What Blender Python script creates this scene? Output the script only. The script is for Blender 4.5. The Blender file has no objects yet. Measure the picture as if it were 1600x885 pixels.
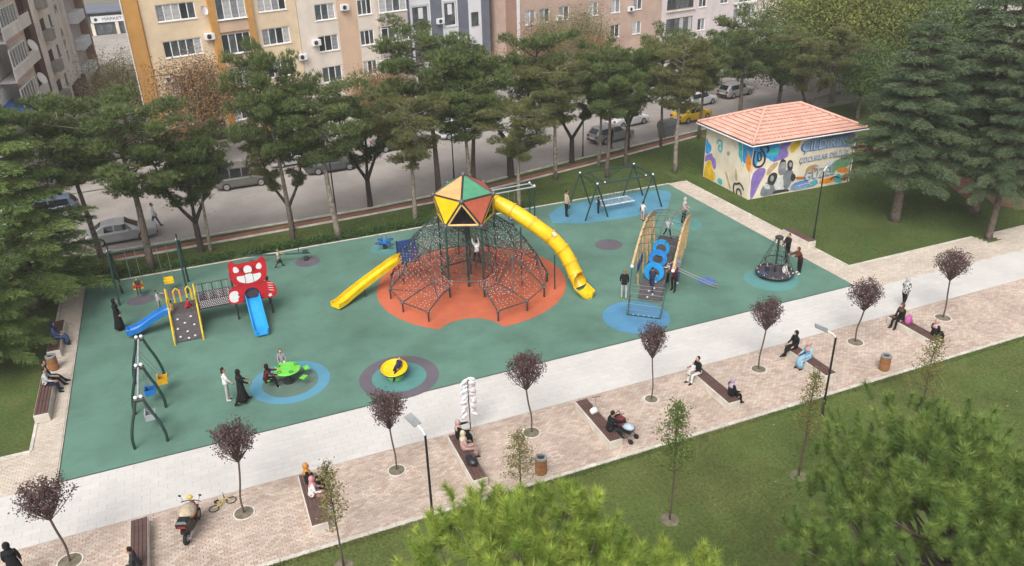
import bpy, bmesh, math, random
import numpy as np
from math import sin, cos, pi, radians, sqrt, atan2
from mathutils import Vector, Matrix
random.seed(7)
scene = bpy.context.scene
# ------------------------------------------------------------------ camera
cd = bpy.data.cameras.new('camera'); cam = bpy.data.objects.new('camera', cd)
scene.collection.objects.link(cam); scene.camera = cam
cd.sensor_fit = 'HORIZONTAL'; cd.sensor_width = 36; cd.lens = 28.02; cd.clip_start = .3; cd.clip_end = 3000
PITCH, ROLL, YAW = .46107, .0280, .38356
fw = Vector((cos(PITCH)*sin(YAW), cos(PITCH)*cos(YAW), -sin(PITCH)))
r0 = Vector((cos(YAW), -sin(YAW), 0)); d0 = fw.cross(r0)
rr = cos(ROLL)*r0+sin(ROLL)*d0; dd = -sin(ROLL)*r0+cos(ROLL)*d0
cam.matrix_world = Matrix(((rr.x, -dd.x, -fw.x, 0), (rr.y, -dd.y, -fw.y, 0), (rr.z, -dd.z, -fw.z, 20), (0, 0, 0, 1)))
# ------------------------------------------------------------------ sky and sun (bright overcast)
SUN_EL, SUN_AZ = radians(50), radians(-142)      # azimuth from +Y towards +X: light from the left, a little behind
world = bpy.data.worlds.new('World'); scene.world = world; world.use_nodes = True
nt = world.node_tree; nt.nodes.clear()
wo = nt.nodes.new('ShaderNodeOutputWorld'); bg = nt.nodes.new('ShaderNodeBackground')
sky = nt.nodes.new('ShaderNodeTexSky'); sky.sky_type = 'NISHITA'; sky.sun_disc = False
sky.sun_elevation = SUN_EL; sky.sun_rotation = SUN_AZ; sky.air_density = 1.0; sky.dust_density = 6.0; sky.ozone_density = 1.0
hs = nt.nodes.new('ShaderNodeHueSaturation'); hs.inputs['Saturation'].default_value = .22   # cloud cover greys the sky
nt.links.new(sky.outputs[0], hs.inputs['Color']); nt.links.new(hs.outputs[0], bg.inputs[0]); nt.links.new(bg.outputs[0], wo.inputs[0])
bg.inputs[1].default_value = .15
sl = bpy.data.lights.new('sun', 'SUN'); sl.energy = 1.3; sl.angle = radians(35); sl.color = (1, .95, .87)
sun = bpy.data.objects.new('sun', sl); scene.collection.objects.link(sun)
sun.rotation_euler = Vector((sin(SUN_AZ)*cos(SUN_EL), cos(SUN_AZ)*cos(SUN_EL), sin(SUN_EL))).to_track_quat('Z', 'Y').to_euler()
scene.view_settings.view_transform = 'Standard'; scene.view_settings.look = 'None'
scene.view_settings.exposure = 0.5; scene.view_settings.gamma = 1.0; scene.view_settings.use_curve_mapping = False
# ------------------------------------------------------------------ materials
MATS = {}
def M(name, col, rough=.65, metal=0., var=.12, scale=3., bump=0., bscale=40., col2=None, attr=None, grain=0., gscale=200., spec=.5, trans=0., stain=0., stain_scale=.35, coord='Object', detail=6):
    if name in MATS: return MATS[name]
    m = bpy.data.materials.new(name); m.use_nodes = True; n = m.node_tree; N = n.nodes; L = n.links
    b = N['Principled BSDF']; b.inputs['Roughness'].default_value = rough; b.inputs['Metallic'].default_value = metal
    b.inputs['Specular IOR Level'].default_value = spec
    if trans: b.inputs['Transmission Weight'].default_value = trans
    co = N.new('ShaderNodeNewGeometry').outputs['Position'] if coord == 'World' else N.new('ShaderNodeTexCoord').outputs[coord]
    c = None
    def noise(sc, det=detail, ro=.6):
        t = N.new('ShaderNodeTexNoise'); t.inputs['Scale'].default_value = sc; t.inputs['Detail'].default_value = det; t.inputs['Roughness'].default_value = ro
        L.new(co, t.inputs['Vector']); return t.outputs['Fac']
    def mixc(fac, a, bb, mode='MIX'):
        x = N.new('ShaderNodeMix'); x.data_type = 'RGBA'; x.blend_type = mode
        for sock, v in ((x.inputs[0], fac), (x.inputs[6], a), (x.inputs[7], bb)):
            if hasattr(v, 'is_output'): L.new(v, sock)
            else: sock.default_value = v if isinstance(v, float) else (*v[:3], 1)
        return x.outputs[2]
    def ramp(fac, a, bb):
        x = N.new('ShaderNodeMapRange'); x.inputs['From Min'].default_value = a; x.inputs['From Max'].default_value = bb; L.new(fac, x.inputs[0]); return x.outputs[0]
    c1 = tuple(col)
    if col2 is None: col2 = tuple(min(1, v*(1-2*var)) for v in col); hi = tuple(min(1, v*(1+var)) for v in col)
    else: hi = c1
    if attr:
        a = N.new('ShaderNodeAttribute'); a.attribute_name = attr; f = a.outputs['Fac']; c = mixc(f, hi, col2)
        if var: c = mixc(ramp(noise(scale), .3, .7), c, tuple(v for v in (1-var,)*3), 'MULTIPLY')
    elif var: c = mixc(ramp(noise(scale), .3, .7), hi, col2)
    else: c = mixc(0., hi, hi)
    if stain:
        c = mixc(ramp(noise(stain_scale, 8, .65), .42, .68), c, mixc(1., c, (1-stain, 1-stain*1.02, 1-stain*1.08), 'MULTIPLY'))
    if grain:
        c = mixc(ramp(noise(gscale, 2, .5), .3, .7), c, mixc(1., c, (1-grain,)*3, 'MULTIPLY'))
    L.new(c, b.inputs['Base Color'])
    if bump:
        bm_ = N.new('ShaderNodeBump'); bm_.inputs['Strength'].default_value = bump; bm_.inputs['Distance'].default_value = .02
        L.new(noise(bscale, 4), bm_.inputs['Height']); L.new(bm_.outputs[0], b.inputs['Normal'])
    MATS[name] = m; m.diffuse_color = (*c1, 1)
    return m
def leafmat(name, c1, c2, rough=.6, var=.25, scale=.8):
    m = M(name, c1, rough, col2=c2, attr='tone', var=var, scale=scale, spec=.25, detail=3)
    return m
# ------------------------------------------------------------------ mesh builder
class MB:
    def __init__(s): s.v = []; s.f = []; s.m = []; s.t = []; s.mi = 0; s.tone = 0.
    def add(s, vs, fs):
        o = len(s.v); s.v.extend([tuple(v) for v in vs])
        for f in fs: s.f.append(tuple(o+i for i in f)); s.m.append(s.mi); s.t.append(s.tone)
        return s
    def box(s, x0, x1, y0, y1, z0, z1, bev=0.):
        if bev:
            b = bev; vs = []; 
            for (z, e) in ((z0, b), (z0+b, 0), (z1-b, 0), (z1, b)):
                vs += [(x0+e, y0+e, z), (x1-e, y0+e, z), (x1-e, y1-e, z), (x0+e, y1-e, z)]
            fs = [(3, 2, 1, 0), (12, 13, 14, 15)]
            for k in range(3):
                for i in range(4): j = (i+1) % 4; fs.append((k*4+i, k*4+j, k*4+4+j, k*4+4+i))
            return s.add(vs, fs)
        return s.add([(x0, y0, z0), (x1, y0, z0), (x1, y1, z0), (x0, y1, z0), (x0, y0, z1), (x1, y0, z1), (x1, y1, z1), (x0, y1, z1)],
                     [(3, 2, 1, 0), (4, 5, 6, 7), (0, 1, 5, 4), (1, 2, 6, 5), (2, 3, 7, 6), (3, 0, 4, 7)])
    def obox(s, c, ax, ay, az, hx, hy, hz):
        c, ax, ay, az = Vector(c), Vector(ax).normalized()*hx, Vector(ay).normalized()*hy, Vector(az).normalized()*hz
        vs = [c+ax*i+ay*j+az*k for k in (-1, 1) for i, j in ((-1, -1), (1, -1), (1, 1), (-1, 1))]
        return s.add(vs, [(3, 2, 1, 0), (4, 5, 6, 7), (0, 1, 5, 4), (1, 2, 6, 5), (2, 3, 7, 6), (3, 0, 4, 7)])
    def rings(s, rings, cap0=True, cap1=True, close=True):
        n = len(rings[0]); vs = [v for r in rings for v in r]; fs = []
        for k in range(len(rings)-1):
            for i in range(n if close else n-1):
                j = (i+1) % n; fs.append((k*n+i, k*n+j, (k+1)*n+j, (k+1)*n+i))
        if cap0: fs.append(tuple(reversed(range(n))))
        if cap1: fs.append(tuple((len(rings)-1)*n+i for i in range(n)))
        return s.add(vs, fs)
    def tube(s, pts, r, n=8, cap=True, ell=None):
        pts = [Vector(p) for p in pts]; rs = r if isinstance(r, (list, tuple)) else [r]*len(pts)
        up = None; R = []
        for i, p in enumerate(pts):
            d = (pts[min(i+1, len(pts)-1)]-pts[max(i-1, 0)])
            if d.length < 1e-9: d = Vector((0, 0, 1))
            d.normalize()
            if up is None:
                up = Vector((0, 0, 1)) if abs(d.z) < .9 else Vector((1, 0, 0))
            a = d.cross(up)
            if a.length < 1e-6: a = d.orthogonal()
            a.normalize(); b = a.cross(d).normalized(); up = b
            R.append([p+(a*cos(2*pi*k/n)+b*sin(2*pi*k/n))*rs[i] for k in range(n)])
        return s.rings(R, cap, cap)
    def lathe(s, prof, n=16, c=(0, 0, 0), cap=True):
        return s.rings([[(c[0]+r*cos(2*pi*k/n), c[1]+r*sin(2*pi*k/n), c[2]+z) for k in range(n)] for r, z in prof], cap, cap)
    def ball(s, c, r, n=8, m=5):
        rx, ry, rz = r if isinstance(r, (tuple, list)) else (r, r, r)
        prof = [[(c[0]+rx*sin(pi*j/m)*cos(2*pi*k/n), c[1]+ry*sin(pi*j/m)*sin(2*pi*k/n), c[2]-rz*cos(pi*j/m)) for k in range(n)] for j in range(1, m)]
        o = len(s.v); s.rings(prof, False, False)
        b = len(s.v); s.add([(c[0], c[1], c[2]-rz), (c[0], c[1], c[2]+rz)], [])
        for k in range(n):
            j = (k+1) % n
            s.f.append((b, o+j, o+k)); s.m.append(s.mi); s.t.append(s.tone)
            q = o+(m-2)*n; s.f.append((b+1, q+k, q+j)); s.m.append(s.mi); s.t.append(s.tone)
        return s
    def prism(s, poly, o, u, v, w):     # polygon in (u,v) plane from o, extruded along w
        o, u, v, w = Vector(o), Vector(u), Vector(v), Vector(w)
        a = [o+u*x+v*y for x, y in poly]; b = [p+w for p in a]; n = len(poly)
        return s.add(a+b, [tuple(reversed(range(n))), tuple(range(n, 2*n))]+[(i, (i+1) % n, n+(i+1) % n, n+i) for i in range(n)])
    def mesh(s, name, mats, smooth=False, tone=False):
        me = bpy.data.meshes.new(name); me.from_pydata(s.v, [], s.f)
        for m in (mats if isinstance(mats, (list, tuple)) else [mats]): me.materials.append(m)
        if any(s.m): me.polygons.foreach_set('material_index', s.m)
        if smooth: me.polygons.foreach_set('use_smooth', [True]*len(me.polygons))
        if tone or any(s.t):
            a = me.attributes.new('tone', 'FLOAT', 'FACE'); a.data.foreach_set('value', s.t)
        me.update(); return me
    def build(s, name, mats, parent=None, smooth=False, loc=None):
        return obj(name, s.mesh(name, mats, smooth), parent, loc)
COL = scene.collection
def obj(name, me, parent=None, loc=None):
    o = bpy.data.objects.new(name, me); COL.objects.link(o)
    if parent is not None: o.parent = parent
    if loc is not None: o.location = loc
    return o
def tag(o, label=None, cat=None, group=None, kind=None):
    if label: o['label'] = label
    if cat: o['category'] = cat
    if group: o['group'] = group
    if kind: o['kind'] = kind
    return o
def thing(name, label, cat, loc=(0, 0, 0), rz=0., group=None):
    o = obj(name, None, None, loc); o.rotation_euler = (0, 0, rz); o.empty_display_size = .2
    return tag(o, label, cat, group)
def copy_tree(o, parent=None):
    c = o.copy(); COL.objects.link(c); c.parent = parent
    for ch in o.children: copy_tree(ch, c)
    return c
def npmesh(name, V, F, mats, tone=None, smooth=False):   # numpy verts (n,3) and faces (m,k)
    me = bpy.data.meshes.new(name); k = F.shape[1]
    me.vertices.add(len(V)); me.vertices.foreach_set('co', np.ascontiguousarray(V, dtype=np.float32).ravel())
    me.loops.add(F.size); me.loops.foreach_set('vertex_index', np.ascontiguousarray(F, dtype=np.int32).ravel())
    me.polygons.add(len(F)); me.polygons.foreach_set('loop_start', np.arange(0, F.size, k, dtype=np.int32))
    for m in (mats if isinstance(mats, (list, tuple)) else [mats]): me.materials.append(m)
    if tone is not None:
        a = me.attributes.new('tone', 'FLOAT', 'FACE'); a.data.foreach_set('value', np.ascontiguousarray(tone, dtype=np.float32))
    me.update(calc_edges=True); me.validate()
    me.polygons.foreach_set('use_smooth', [bool(smooth)]*len(me.polygons))
    return me
def lerp(a, b, t): return a+(b-a)*t
def vl(a, b, t): return Vector(a).lerp(Vector(b), t)
# ------------------------------------------------------------------ ground, roads, paths
def sheet(name, poly, z, mat, parent=None, kind='structure', thick=0.):
    mb = MB()
    if thick: mb.prism(poly, (0, 0, z-thick), (1, 0, 0), (0, 1, 0), (0, 0, thick))
    else: mb.add([(x, y, z) for x, y in poly], [tuple(range(len(poly)))])
    o = mb.build(name, mat, parent)
    if parent is None: tag(o, kind=kind)
    return o
m_soil = M('soil', (.16, .15, .12), .95, scale=.4, var=.2)
m_grass = M('lawn', (.088, .145, .034), .95, scale=.22, col2=(.150, .165, .056), var=.3, stain=.3, stain_scale=.35, grain=.45, gscale=9, bump=.6, bscale=25, coord='World', spec=.15)
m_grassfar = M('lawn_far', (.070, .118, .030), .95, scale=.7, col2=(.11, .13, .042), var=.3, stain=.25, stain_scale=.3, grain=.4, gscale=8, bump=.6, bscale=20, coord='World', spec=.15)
m_road = M('worn_asphalt', (.36, .325, .30), .85, scale=.25, var=.10, stain=.2, stain_scale=.22, grain=.18, gscale=60, coord='World')
m_pave = M('pale_pavement', (.36, .34, .32), .85, scale=.5, var=.12, stain=.15, grain=.1, coord='World')
m_red = M('red_track', (.26, .10, .075), .9, scale=1.2, var=.18, stain=.2, coord='World')
m_kerb = M('kerb_stone', (.58, .54, .48), .8, scale=2., var=.14, stain=.2, stain_scale=1.5, grain=.12, gscale=60, coord='World')
m_slab = M('pale_slab', (.585, .56, .535), .75, attr='tone', col2=(.54, .52, .50), var=.07, scale=.7, stain=.1, stain_scale=.25, grain=.08, gscale=90, coord='World')
m_joint = M('joint_sand', (.52, .46, .40), .95, scale=2., var=.2, coord='World')
m_paver = M('paver', (.62, .515, .44), .85, attr='tone', col2=(.46, .345, .28), var=.24, scale=.55, stain=.16, stain_scale=.5, grain=.12, gscale=50, coord='World')
m_paver2 = M('paver_buff', (.60, .53, .45), .85, attr='tone', col2=(.50, .42, .35), var=.12, scale=.6, stain=.14, stain_scale=.5, grain=.12, gscale=50, coord='World')

sheet('ground', [(-900, -300), (1100, -300), (1100, 1200), (-900, 1200)], -.06, m_soil)
lawn = sheet('lawn', [(-40, -20), (90, -20), (90, 21.32), (-40, 21.32)], 0, m_grass)
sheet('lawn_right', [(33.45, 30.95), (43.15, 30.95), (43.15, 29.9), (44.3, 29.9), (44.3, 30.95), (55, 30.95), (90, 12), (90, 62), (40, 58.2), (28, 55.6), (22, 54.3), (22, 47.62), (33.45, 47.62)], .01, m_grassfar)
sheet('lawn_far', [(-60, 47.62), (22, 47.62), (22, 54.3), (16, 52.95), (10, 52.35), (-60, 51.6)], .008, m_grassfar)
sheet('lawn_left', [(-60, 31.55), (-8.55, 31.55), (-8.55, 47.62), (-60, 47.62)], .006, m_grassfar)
# road running behind the trees, bending away to the right
near = [(-120, 50.5), (-60, 51.7), (10, 52.55), (16, 53.15), (22, 54.5), (28, 55.8), (42, 58.5), (70, 66), (160, 92)]
far = [(-120, 62), (-60, 63.5), (10, 66.6), (20, 67.6), (30, 69.2), (42, 71.8), (70, 79), (160, 105)]
sheet('road', near+far[::-1], -.03, m_road)
sheet('far_pavement', far+[(160, 118), (60, 92), (30, 83), (-3, 72.6), (-6, 72), (-120, 70)], .03, m_pave)
sheet('side_street', [(-14, 64.5), (-2.4, 67.5), (2, 180), (-12, 180)], .036, m_road)
def kerbline(name, pts, w, z0, z1, mat, step=1.0, gap=.012):
    """kerb stones laid end to end along a polyline: one structure, each stone a part sharing one mesh per length"""
    root = obj(name, None); tag(root, kind='structure')
    base = MB().box(-.5, .5, -w/2, w/2, z0, z1, .012).mesh('kerb_stone', mat)
    for (a, b) in zip(pts[:-1], pts[1:]):
        a, b = Vector((*a, 0)), Vector((*b, 0)); L = (b-a).length; n = max(1, round(L/step)); d = (b-a)/n
        for i in range(n):
            o = obj('kerb_stone', base, root, a+d*(i+.5)); o.rotation_euler = (0, 0, atan2(d.y, d.x)); o.scale = (d.length-gap, 1, 1)
    return root
kerbline('road_kerb', [(-14, 52.2), (10, 52.46), (16, 53.06), (22, 54.42), (28, 55.72), (42, 58.4), (56, 62.1)], .16, -.03, .10, m_kerb, 2.)
kerbline('lawn_kerb', [(-14, 21.41), (48, 21.41)], .16, -.05, .055, m_kerb, 1.)
kerbline('playground_kerb', [(-7.3, 47.52), (32.0, 47.52)], .13, -.03, .06, m_kerb, 1.)
kerbline('path_kerb', [(33.38, 47.5), (33.38, 30.95), (43.1, 30.95)], .13, -.03, .05, m_kerb, 1.)
kerbline('left_path_kerb', [(-8.47, 47.5), (-8.47, 31.6), (-14, 31.6)], .13, -.03, .05, m_kerb, 1.)
# red running track with its pale edging between trees and playground
trk = [(-30, 50.2), (-7, 50.75), (3, 51.1), (9, 51.3), (15.5, 51.75), (22, 52.9), (28, 54.1), (34.5, 55.55), (41, 57.1)]
def offset(pts, o): return [(x, y+o) for x, y in pts]
sheet('red_track', offset(trk, -.02)+offset(trk, .75)[::-1], .03, m_red)
kerbline('track_kerb', offset(trk, -.12), .16, -.02, .10, m_kerb, 1.5)
sheet('red_track_right', [(47.9, 35.2), (50.6, 35.9), (53.0, 40.5), (53.2, 45), (51.4, 49.5), (46, 54), (40.6, 57.6), (41.2, 56.3), (45.2, 52.8), (50, 48.2), (51.2, 44.6), (51, 41)], .03, m_red)
sheet('red_track_path', [(50.4, 36.4), (48.9, 34.2), (52.0, 29.0), (53.6, 30.2)], .036, m_red)

def slabs(name, x0, x1, y0, y1, sx, sy, z, mat, herring=False, gap=.008, seed=1, inside=None, lift=.004, kids=None):
    rng = np.random.default_rng(seed); V = []; F = []; T = []
    cells = []
    ny = int(math.ceil((y1-y0)/sy))
    for j in range(ny):
        off = (j % 2)*sx*.5; ya, yb = y0+j*sy, min(y1, y0+(j+1)*sy)
        i0 = x0-off
        while i0 < x1:
            xa, xb = max(x0, i0), min(x1, i0+sx); i0 += sx
            if xb-xa > .03 and yb-ya > .02:
                if inside is None or inside((xa+xb)/2, (ya+yb)/2): cells.append((xa, xb, ya, yb))
    C = np.array(cells); n = len(C); g = gap/2; h = z+rng.uniform(-lift, lift, n); tx = rng.uniform(-1, 1, (n, 2))*lift*.6
    xa, xb, ya, yb = C[:, 0]+g, C[:, 1]-g, C[:, 2]+g, C[:, 3]-g; e = min(.006, g)
    top = np.stack([np.stack([xa+e, ya+e, h-tx[:, 0]], 1), np.stack([xb-e, ya+e, h+tx[:, 0]], 1), np.stack([xb-e, yb-e, h+tx[:, 1]], 1), np.stack([xa+e, yb-e, h-tx[:, 1]], 1)], 1)
    lo = np.stack([np.stack([xa, ya, h-.02], 1), np.stack([xb, ya, h-.02], 1), np.stack([xb, yb, h-.02], 1), np.stack([xa, yb, h-.02], 1)], 1)
    V = np.concatenate([top, lo], 1).reshape(-1, 3); b = (np.arange(n)*8)[:, None]
    F = np.concatenate([b+np.array(q) for q in ((0, 1, 2, 3), (4, 5, 1, 0), (5, 6, 2, 1), (6, 7, 3, 2), (7, 4, 0, 3))], 1).reshape(-1, 4)
    tone = np.repeat(np.clip(rng.normal(.5, .3, n), 0, 1), 5)
    me = npmesh(name, V, F, mat, tone)
    return me
bed = sheet('brick_pavement', [(-40, 21.32), (60, 21.32), (60, 25.62), (-40, 25.62)], 0.004, m_joint)
pits = [(-6.54+5.668*k, 24.27) for k in range(8)]
def notpit(x, y): return all((x-a)**2+(y-b)**2 > .40**2 for a, b in pits)
tag(obj('paving_brick', slabs('paving_brick', -16, 48, 21.49, 25.6, .22, .11, .03, m_paver, inside=notpit), bed), kind='stuff')
prom = sheet('promenade', [(-40, 25.62), (60, 25.62), (60, 28.2), (32.9, 28.2), (32.9, 28.95), (-40, 28.95)], .006, m_slab)
tag(obj('paving_slab', slabs('paving_slab', -16, 52, 25.62, 28.93, .6, .3, .032, m_slab, seed=3, gap=.003, lift=.0015, inside=lambda x, y: x < 32.9 or y < 28.2), prom), kind='stuff')
bedr = sheet('brick_path_right', [(31.85, 28.2), (60, 28.2), (60, 30.88), (33.45, 30.88), (33.45, 47.62), (31.85, 47.62)], .0035, m_joint)
def inr(x, y): return (x > 32.9 and y < 30.87 and y > 28.2 and not (43.15 < x < 44.3 and y > 29.9)) or (31.86 < x < 33.3 and y > 28.95)
tag(obj('paving_brick', slabs('paving_brick', 31.86, 56, 28.2, 47.45, .3, .15, .03, m_paver2, seed=5, inside=inr), bedr), kind='stuff')
bedl = sheet('brick_path_left', [(-40, 28.95), (-7.3, 28.95), (-7.3, 47.62), (-8.5, 47.62), (-8.5, 31.55), (-40, 31.55)], .0035, m_joint)
tag(obj('paving_brick', slabs('paving_brick', -16, -7.35, 28.95, 47.45, .22, .11, .03, m_paver2, seed=6, inside=lambda x, y: x > -8.4 or y < 31.52), bedl), kind='stuff')

# ------------------------------------------------------------------ rubber playground surface with coloured inlays
def rubber(name, c, **k): return M(name, c, .85, scale=.16, var=.10, stain=.26, stain_scale=.4, grain=.16, gscale=45, bump=.15, bscale=150, coord='World', spec=.3, **k)
m_rub = rubber('rubber_green', (.112, .218, .170))
m_rblue = rubber('rubber_blue', (.09, .26, .44)); m_rlblue = rubber('rubber_sky', (.10, .28, .40)); m_rpurp = rubber('rubber_mauve', (.13, .115, .14))
m_rora = rubber('rubber_orange', (.53, .135, .068)); m_rteal = rubber('rubber_teal', (.10, .26, .25)); m_rgrey = rubber('rubber_grey', (.115, .185, .15))
play = sheet('playground_surface', [(-7.25, 28.97), (31.82, 28.97), (31.82, 47.44), (-7.25, 47.44)], .035, m_rub)
# pale seams around the surface
def circ(cx, cy, r, n=64, ry=None, a0=0, a1=2*pi, wob=0):
    ry = ry or r
    return [(cx+r*(1+wob*sin(3*t+cx))*cos(t), cy+ry*(1+wob*sin(2*t+cy))*sin(t)) for t in [a0+(a1-a0)*k/n for k in range(n)]]
def inlay(name, poly, z, mat): return sheet(name, poly, z, mat, play)
def ring(name, cx, cy, r0, r1, z, mat, n=64):
    a = circ(cx, cy, r1, n); b = circ(cx, cy, r0, n); mb = MB()
    mb.add([(x, y, z) for x, y in a]+[(x, y, z) for x, y in b], [(i, (i+1) % n, n+(i+1) % n, n+i) for i in range(n)]); return mb.build(name, mat, play)
# orange disc with a bite taken out of its front edge
ocx, ocy, orad = 12.95, 38.15, 5.3
bx_, by_, br_ = 10.95, 32.75, 1.75
poly = []
for k in range(160):
    t = 2*pi*k/160; x, y = ocx+orad*cos(t), ocy+orad*sin(t)
    d = sqrt((x-bx_)**2+(y-by_)**2)
    if d < br_:
        continue
    poly.append((x, y, t))
# split at the bite and walk round it
ang = [p_[2] for p_ in poly]; gi = max(range(len(poly)), key=lambda i: (ang[(i+1) % len(ang)]-ang[i]) % (2*pi))
poly = poly[gi+1:]+poly[:gi+1]; pa, pb = poly[-1], poly[0]
ta, tb = atan2(pa[1]-by_, pa[0]-bx_), atan2(pb[1]-by_, pb[0]-bx_)
while tb > ta: tb -= 2*pi
arc = [(bx_+br_*cos(lerp(ta, tb, k/24)), by_+br_*sin(lerp(ta, tb, k/24))) for k in range(1, 24)]
inlay('orange_inlay', [q[:2] for q in poly]+arc, .039, m_rora)
ring('blue_ring', 2.0, 32.3, 1.25, 1.78, .039, m_rlblue); inlay('grey_disc', circ(2.0, 32.3, 1.24), .0392, m_rgrey)
ring('mauve_ring', 6.65, 30.6, 1.25, 1.82, .039, m_rpurp); inlay('teal_disc', circ(6.65, 30.6, 1.24), .0392, m_rteal)
inlay('mauve_disc', circ(22.5, 39.6, .85), .039, m_rpurp)
inlay('blue_disc', circ(19.3, 30.9, 1.72), .039, m_rblue)
inlay('blue_disc', circ(24.95, 32.8, .5), .039, M('rubber_deep_blue', (.06, .13, .36), .85))
inlay('teal_disc', circ(28.3, 31.5, 1.5, wob=.03), .039, m_rteal); inlay('pale_blue_disc', circ(28.6, 40.4, 1.1), .039, m_rteal)
inlay('pale_blue_disc', circ(9.75, 45.1, .9), .039, m_rteal)
inlay('blue_field', [(20.9, 44.3), (22.6, 43.4), (25.4, 43.0), (28.7, 43.0), (29.3, 43.5), (30.9, 45.6), (31.0, 46.4), (29.5, 46.9), (22.6, 46.9), (21.3, 45.8)], .039, m_rlblue)
for x, y in ((-4.3, 44.2), (-2.6, 44.3)): inlay('mauve_disc', circ(x, y, .78, ry=.62), .0394, m_rpurp)
inlay('mauve_disc', circ(5.0, 45.3, .75), .039, m_rpurp)
MFRONT = [('blue', [(0.003, 0.985),(0.25, 0.985),(0.258, 0.792),(0.237, 0.661),(0.187, 0.643),(0.147, 0.727),(0.067, 0.776),(0.038, 0.574),(0.006, 0.79)]),('lavender', [(0.245, 0.985),(0.362, 0.984),(0.354, 0.907),(0.318, 0.861),(0.354, 0.708),(0.306, 0.659),(0.247, 0.643),(0.189, 0.62),(0.259, 0.776)]),('teal', [(0.128, 0.762),(0.171, 0.887),(0.257, 0.883),(0.255, 0.777),(0.189, 0.748)]),('lavender', [(0.017, 0.006),(0.008, 0.447),(0.056, 0.562),(0.142, 0.548),(0.137, 0.429),(0.093, 0.261),(0.059, 0.076),(0.038, 0.007)]),('orange', [(0.003, 0.904),(0.003, 0.702),(0.011, 0.521),(0.003, 0.472),(0.003, 0.591),(0.003, 0.725)]),('yellow', [(0.363, 0.767),(0.352, 0.861),(0.398, 0.958),(0.457, 0.967),(0.44, 0.841),(0.386, 0.739)]),('buff', [(0.159, 0.544),(0.231, 0.632),(0.267, 0.593),(0.177, 0.404),(0.151, 0.411)]),('slate', [(0.629, 0.967),(0.988, 0.979),(0.997, 0.767),(0.989, 0.676),(0.763, 0.732),(0.636, 0.717),(0.481, 0.724),(0.448, 0.839),(0.502, 0.934)]),('green', [(0.798, 0.457),(0.995, 0.515),(0.997, 0.307),(0.867, 0.296),(0.837, 0.225),(0.794, 0.238),(0.776, 0.384)]),('lilac', [(0.939, 0.943),(0.997, 0.944),(0.997, 0.752),(0.959, 0.747)]),('ochre', [(0.538, 0.308),(0.547, 0.429),(0.626, 0.471),(0.671, 0.428),(0.653, 0.308),(0.603, 0.291)]),('orange', [(0.856, 0.267),(0.899, 0.334),(0.997, 0.273),(0.997, 0.225),(0.941, 0.196)]),('orange', [(0.703, 0.06),(0.706, 0.137),(0.815, 0.169),(0.943, 0.163),(0.997, 0.162),(0.997, 0.018),(0.897, 0.082),(0.797, 0.048)]),('rust', [(0.441, 0.289),(0.545, 0.26),(0.557, 0.211),(0.462, 0.221)]),('midblue', [(0.415, 0.158),(0.549, 0.205),(0.606, 0.104),(0.558, 0.063),(0.423, 0.033)]),('slate', [(0.404, 0.069),(0.416, 0.142),(0.555, 0.103),(0.621, 0.146),(0.678, 0.176),(0.686, 0.049),(0.543, 0.021),(0.424, 0.025)]),('teal', [(0.609, 0.056),(0.612, 0.149),(0.68, 0.145),(0.694, 0.063)]),('teal', [(0.847, 0.065),(0.857, 0.188),(0.907, 0.206),(0.949, 0.066),(0.927, 0.009)]),('grey2', [(0.123, 0.013),(0.111, 0.121),(0.137, 0.249),(0.177, 0.284),(0.214, 0.244),(0.244, 0.175),(0.267, 0.078),(0.246, 0.016)]),('black', [(0.17, 0.255),(0.171, 0.376),(0.201, 0.436),(0.244, 0.432),(0.265, 0.366),(0.251, 0.264),(0.234, 0.193),(0.198, 0.218)]),('grey3', [(0.192, 0.31),(0.196, 0.384),(0.217, 0.386),(0.232, 0.329),(0.224, 0.279),(0.207, 0.276)]),('white', [(0.124, 0.238),(0.153, 0.26),(0.199, 0.202),(0.2, 0.127),(0.16, 0.153)]),('grey1', [(0.273, 0.379),(0.26, 0.504),(0.27, 0.622),(0.297, 0.669),(0.331, 0.607),(0.342, 0.498),(0.331, 0.41),(0.309, 0.355)]),('black', [(0.27, 0.622),(0.292, 0.67),(0.325, 0.632),(0.327, 0.593),(0.3, 0.615),(0.277, 0.575)]),('grey3', [(0.274, 0.561),(0.283, 0.612),(0.318, 0.603),(0.33, 0.547),(0.314, 0.475),(0.287, 0.497)]),('white', [(0.242, 0.13),(0.246, 0.265),(0.283, 0.361),(0.319, 0.321),(0.338, 0.164),(0.318, 0.086),(0.274, 0.098)]),('grey2', [(0.335, 0.15),(0.316, 0.368),(0.336, 0.454),(0.397, 0.438),(0.429, 0.338),(0.412, 0.205),(0.387, 0.074),(0.352, 0.076)]),('black', [(0.353, 0.465),(0.345, 0.589),(0.368, 0.629),(0.398, 0.591),(0.405, 0.482),(0.398, 0.422),(0.373, 0.414)]),('grey3', [(0.362, 0.524),(0.362, 0.584),(0.384, 0.579),(0.392, 0.524),(0.382, 0.48)]),('black', [(0.391, 0.272),(0.402, 0.36),(0.428, 0.353),(0.45, 0.286),(0.437, 0.213),(0.412, 0.205)]),('black', [(0.228, 0.028),(0.249, 0.09),(0.318, 0.086),(0.387, 0.074),(0.407, 0.03),(0.338, 0.035),(0.27, 0.031)])]
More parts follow.
